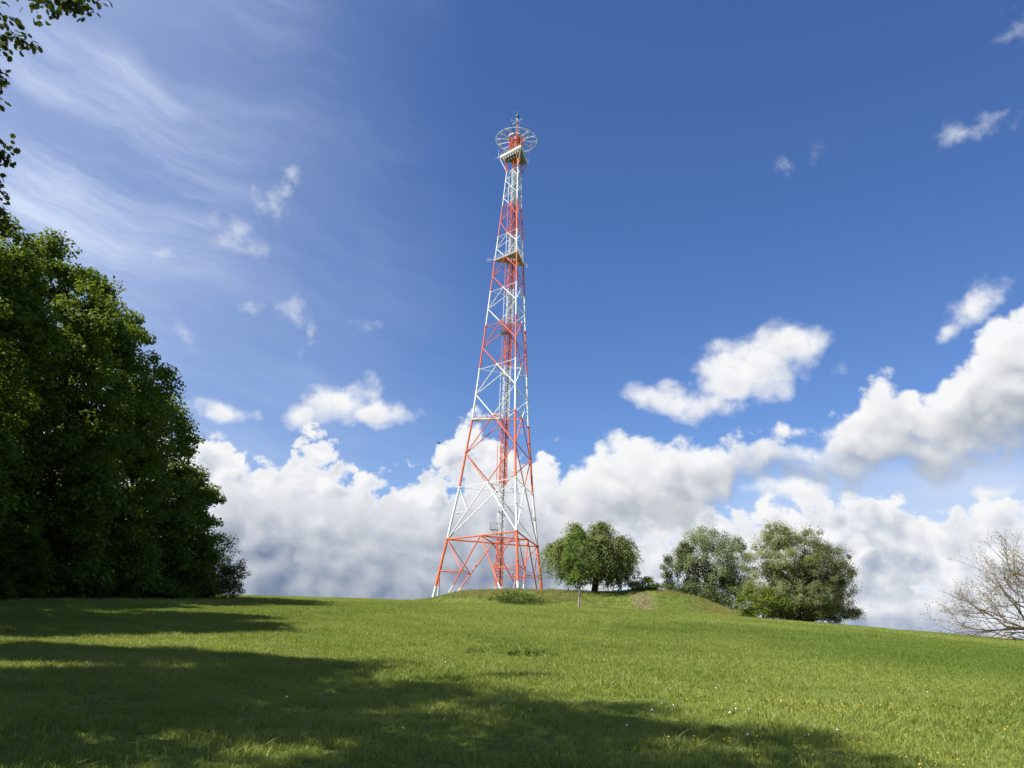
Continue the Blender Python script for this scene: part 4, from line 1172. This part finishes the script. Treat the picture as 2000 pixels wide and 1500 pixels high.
# nettles on the slope of the mound, docks in the meadow: leafy clumps
def weed_clump(name, label, cat, x0, y0, rx, ry, n, h0, h1, size, mat, per=9):
    o = empty(name, (x0, y0, gz(x0, y0))); tag(o, label, cat)
    mb = MB(); P, A, N = [], [], []
    for i in range(n):
        while True:
            a = rng.rand() * 6.283; q = math.sqrt(rng.rand())
            x = rx * q * math.cos(a); y = ry * q * math.sin(a)
            if rng.rand() < (1.35 - q) * (0.15 + 1.5 * max(0.0, float(vnoise((x0 + x) / (0.42 * rx), (y0 + y) / (0.42 * ry))) - 0.28)): break
        z = gz(x0 + x, y0 + y) - gz(x0, y0)
        h = rng.uniform(h0, h1) * (1 - 0.5 * q); b = np.array([x, y, z]); t = b + np.array([rng.normal(0, 0.1) * h, rng.normal(0, 0.1) * h, h])
        mb.tube([b - np.array([0, 0, 0.05]), t], [0.012, 0.006], 3, cap=False)
        for j in range(per):
            P.append(lerp(b, t, rng.uniform(0.15, 1.0))); an = rng.rand() * 6.283
            A.append([math.cos(an), math.sin(an), rng.uniform(-0.3, 0.5)]); N.append([rng.normal(0, 0.35), rng.normal(0, 0.35), 1])
    mb.build('stems', mat, o, smooth=False)
    P = np.array(P); me = leaves_mesh(name + '_leaves', P, np.array(N), np.array(A), size, 0.45, rng.rand(len(P)), rng)
    link_mesh('leaves', me, mat, o)
    return o
weed_clump('nettle_patch', 'dark green patch of tall weeds on the mound below the tower', 'weeds', 2.4, 121.0, 4.6, 4.0, 400, 0.35, 1.05, 0.19, M_LEAF_NETTLE, 10)
weed_clump('dock_patch', 'dark patch of dock weeds in the middle of the sunlit meadow', 'weeds', 0.85, 23.6, 0.7, 0.9, 44, 0.10, 0.26, 0.09, M_LEAF_NETTLE, 6)
weed_clump('seedling_patch', 'small dark weed tuft just left of the dock patch in the meadow', 'weeds', -0.75, 23.4, 0.3, 0.4, 16, 0.10, 0.22, 0.08, M_LEAF_NETTLE, 5)

# buttercups and dandelion clocks
M_YELLOW = plain_material('buttercup_yellow', (0.72, 0.52, 0.02), 0.45, 0.0, 0.2)
M_PUFF = plain_material('dandelion_seed_white', (0.72, 0.72, 0.68), 0.9, 0.0, 0.15)
def flower_field(name, label, pts, mat, r, up, sides, dome):
    V, F = [], []
    for (x, y) in pts:
        z = gz(x, y) + up * rng.uniform(0.75, 1.15); rr = r * rng.uniform(0.7, 1.25)
        tl = rng.normal(0, 0.25, 2); b = len(V)
        V.append((x, y, z + dome * rr))
        for k in range(sides):
            a = 2 * math.pi * k / sides
            V.append((x + rr * math.cos(a), y + rr * math.sin(a), z + rr * (math.cos(a) * tl[0] + math.sin(a) * tl[1])))
        V.append((x, y, z - dome * rr))
        for k in range(sides):
            F.append((b, b + 1 + k, b + 1 + (k + 1) % sides)); F.append((b + sides + 1, b + 1 + (k + 1) % sides, b + 1 + k))
    o = link_mesh(name, mesh_np(name, np.array(V), np.array(F), smooth=dome > 0.5), mat)
    return tag(o, label, 'flowers', kind='stuff')
pts = []
for (cx, cy, sx, sy, n) in ((4.4, 13.6, 1.1, 0.35, 70), (5.6, 13.3, 1.0, 0.35, 50), (7.6, 12.2, 1.2, 0.8, 45), (8.6, 14.5, 1.4, 0.8, 40), (3.2, 9.6, 0.9, 0.6, 60), (4.4, 9.2, 0.8, 0.5, 45), (1.4, 14.6, 0.8, 0.5, 20), (7.0, 10.6, 1.0, 0.9, 40)):
    pts += [(rng.normal(cx, sx), rng.normal(cy, sy)) for _ in range(n)]
pts += [(rng.uniform(-9, 14), rng.uniform(10, 30)) for _ in range(170)]
for (cx, cy, sx, sy, n) in ((9, 78, 7, 7, 420), (17, 92, 9, 6, 300), (-2, 92, 9, 8, 260), (3, 62, 5, 6, 160), (-12, 55, 6, 12, 140), (26, 70, 9, 10, 140)):
    pts += [(rng.normal(cx, sx), rng.normal(cy, sy)) for _ in range(n)]
flower_field('buttercups', 'tiny yellow buttercups sprinkled over the meadow', pts, M_YELLOW, 0.0135, 0.12, 6, 0.35)
pts = [(rng.uniform(-7, 9), rng.uniform(9, 30)) for _ in range(18)] + [(rng.normal(2.2, 1.2), rng.normal(11.5, 1.0)) for _ in range(12)]
flower_field('dandelion_clocks', 'scattered white dandelion seed heads in the meadow grass', pts, M_PUFF, 0.016, 0.15, 7, 0.9)

# dry stalks and clods on the bare scar of the mound
M_STRAW = plain_material('dry_stalk', (0.26, 0.21, 0.12), 0.9, 0.0, 0.45, 1.2)
mb = MB()
for i in range(260):
    x = rng.normal(20.1, 1.1); y = rng.normal(122.6, 2.8); z = gz(x, y)
    a = rng.rand() * 6.283; L = rng.uniform(0.15, 0.5)
    mb.tube([(x, y, z + 0.02), (x + L * math.cos(a), y + L * math.sin(a) * 0.6, z + rng.uniform(0.03, 0.28))], 0.018, 3, cap=False)
for i in range(160):
    x = rng.normal(20.1, 1.0); y = rng.normal(122.2, 2.8); s = rng.uniform(0.06, 0.2)
    q = rng.normal(0, 1, (3, 3)); q, _ = np.linalg.qr(q)
    mb.box((x, y, gz(x, y) + s * 0.2), (s, s * 0.8, s * 0.7), q)
tag(mb.build('dry_debris', M_STRAW, None, smooth=False), 'dry stalks and clods scattered on the bare brown scar of the mound', 'debris', kind='stuff')

# pale stone slabs on the mound crest between willow and grey-green trees
M_STONE = plain_material('pale_stone', (0.52, 0.50, 0.45), 0.9, 0.0, 0.3, 2.0)
for i, (x, y, L, W_, H_, rz, tilt, lab) in enumerate([
    (22.9, 130.2, 1.5, 0.9, 0.55, 0.2, -0.10, 'largest pale stone block on the mound crest, leftmost of the slabs'),
    (24.2, 130.0, 1.3, 0.6, 0.22, -0.1, 0.24, 'tilted pale slab lying next to the largest stone block'),
    (25.4, 129.8, 1.6, 0.5, 0.18, 0.1, 0.30, 'long thin pale slab sloping down the mound crest'),
    (26.4, 129.6, 0.8, 0.5, 0.30, 0.5, 0.1, 'small pale stone at the right end of the slabs')]):
    bm = bmesh.new(); bmesh.ops.create_cube(bm, size=1.0)
    for v in bm.verts:
        v.co.x *= L * (1 + 0.12 * rng.normal()); v.co.y *= W_ * (1 + 0.12 * rng.normal()); v.co.z *= H_ * (1 + 0.15 * rng.normal())
    bmesh.ops.bevel(bm, geom=list(bm.edges), offset=0.05, segments=2, affect='EDGES')
    me = bpy.data.meshes.new('pale_stone'); bm.to_mesh(me); bm.free()
    o = link_mesh('pale_stone', me, M_STONE); o.location = (x, y, gz(x, y) + H_ * 0.38); o.rotation_euler = (0, tilt, rz)
    tag(o, lab, 'stone', 'pale slabs on the mound')

# a bird gliding left of the tower
M_BIRD = plain_material('bird_dark', (0.02, 0.02, 0.022), 0.7)
def bird(loc, s, rz, lab):
    mb = MB()
    mb.tube([(-0.5, 0, 0.0), (-0.3, 0, 0.0), (0, 0, 0.02), (0.25, 0, 0.03), (0.36, 0, 0.04), (0.44, 0, 0.03)], [0.02, 0.06, 0.10, 0.075, 0.055, 0.008], 8)
    for sd in (-1, 1):
        V = [(0.16, sd * 0.05, 0.05), (0.20, sd * 0.45, 0.16), (-0.02, sd * 0.98, 0.10), (-0.16, sd * 0.5, 0.14), (-0.14, sd * 0.05, 0.04)]
        V = V + [(x, y, z - 0.025) for x, y, z in V]
        F = [(0, 1, 3, 4), (1, 2, 3), (9, 8, 6, 5), (8, 7, 6), (0, 5, 6, 1), (1, 6, 7, 2), (2, 7, 8, 3), (3, 8, 9, 4)]
        mb.add(V, F)
    mb.add([(-0.42, 0, 0.01), (-0.72, -0.13, 0), (-0.72, 0.13, 0), (-0.42, 0, -0.02), (-0.72, -0.13, -0.02), (-0.72, 0.13, -0.02)], [(0, 1, 2), (5, 4, 3), (0, 3, 4, 1), (1, 4, 5, 2), (2, 5, 3, 0)])
    o = mb.build('bird', M_BIRD, None); o.location = loc; o.scale = (s, s, s); o.rotation_euler = (0.15, -0.05, rz)
    tag(o, lab, 'bird')
bird((-8.4, 95.0, 25.26), 0.42, R(200), 'small dark bird with spread wings, gliding between the clouds and the tower')
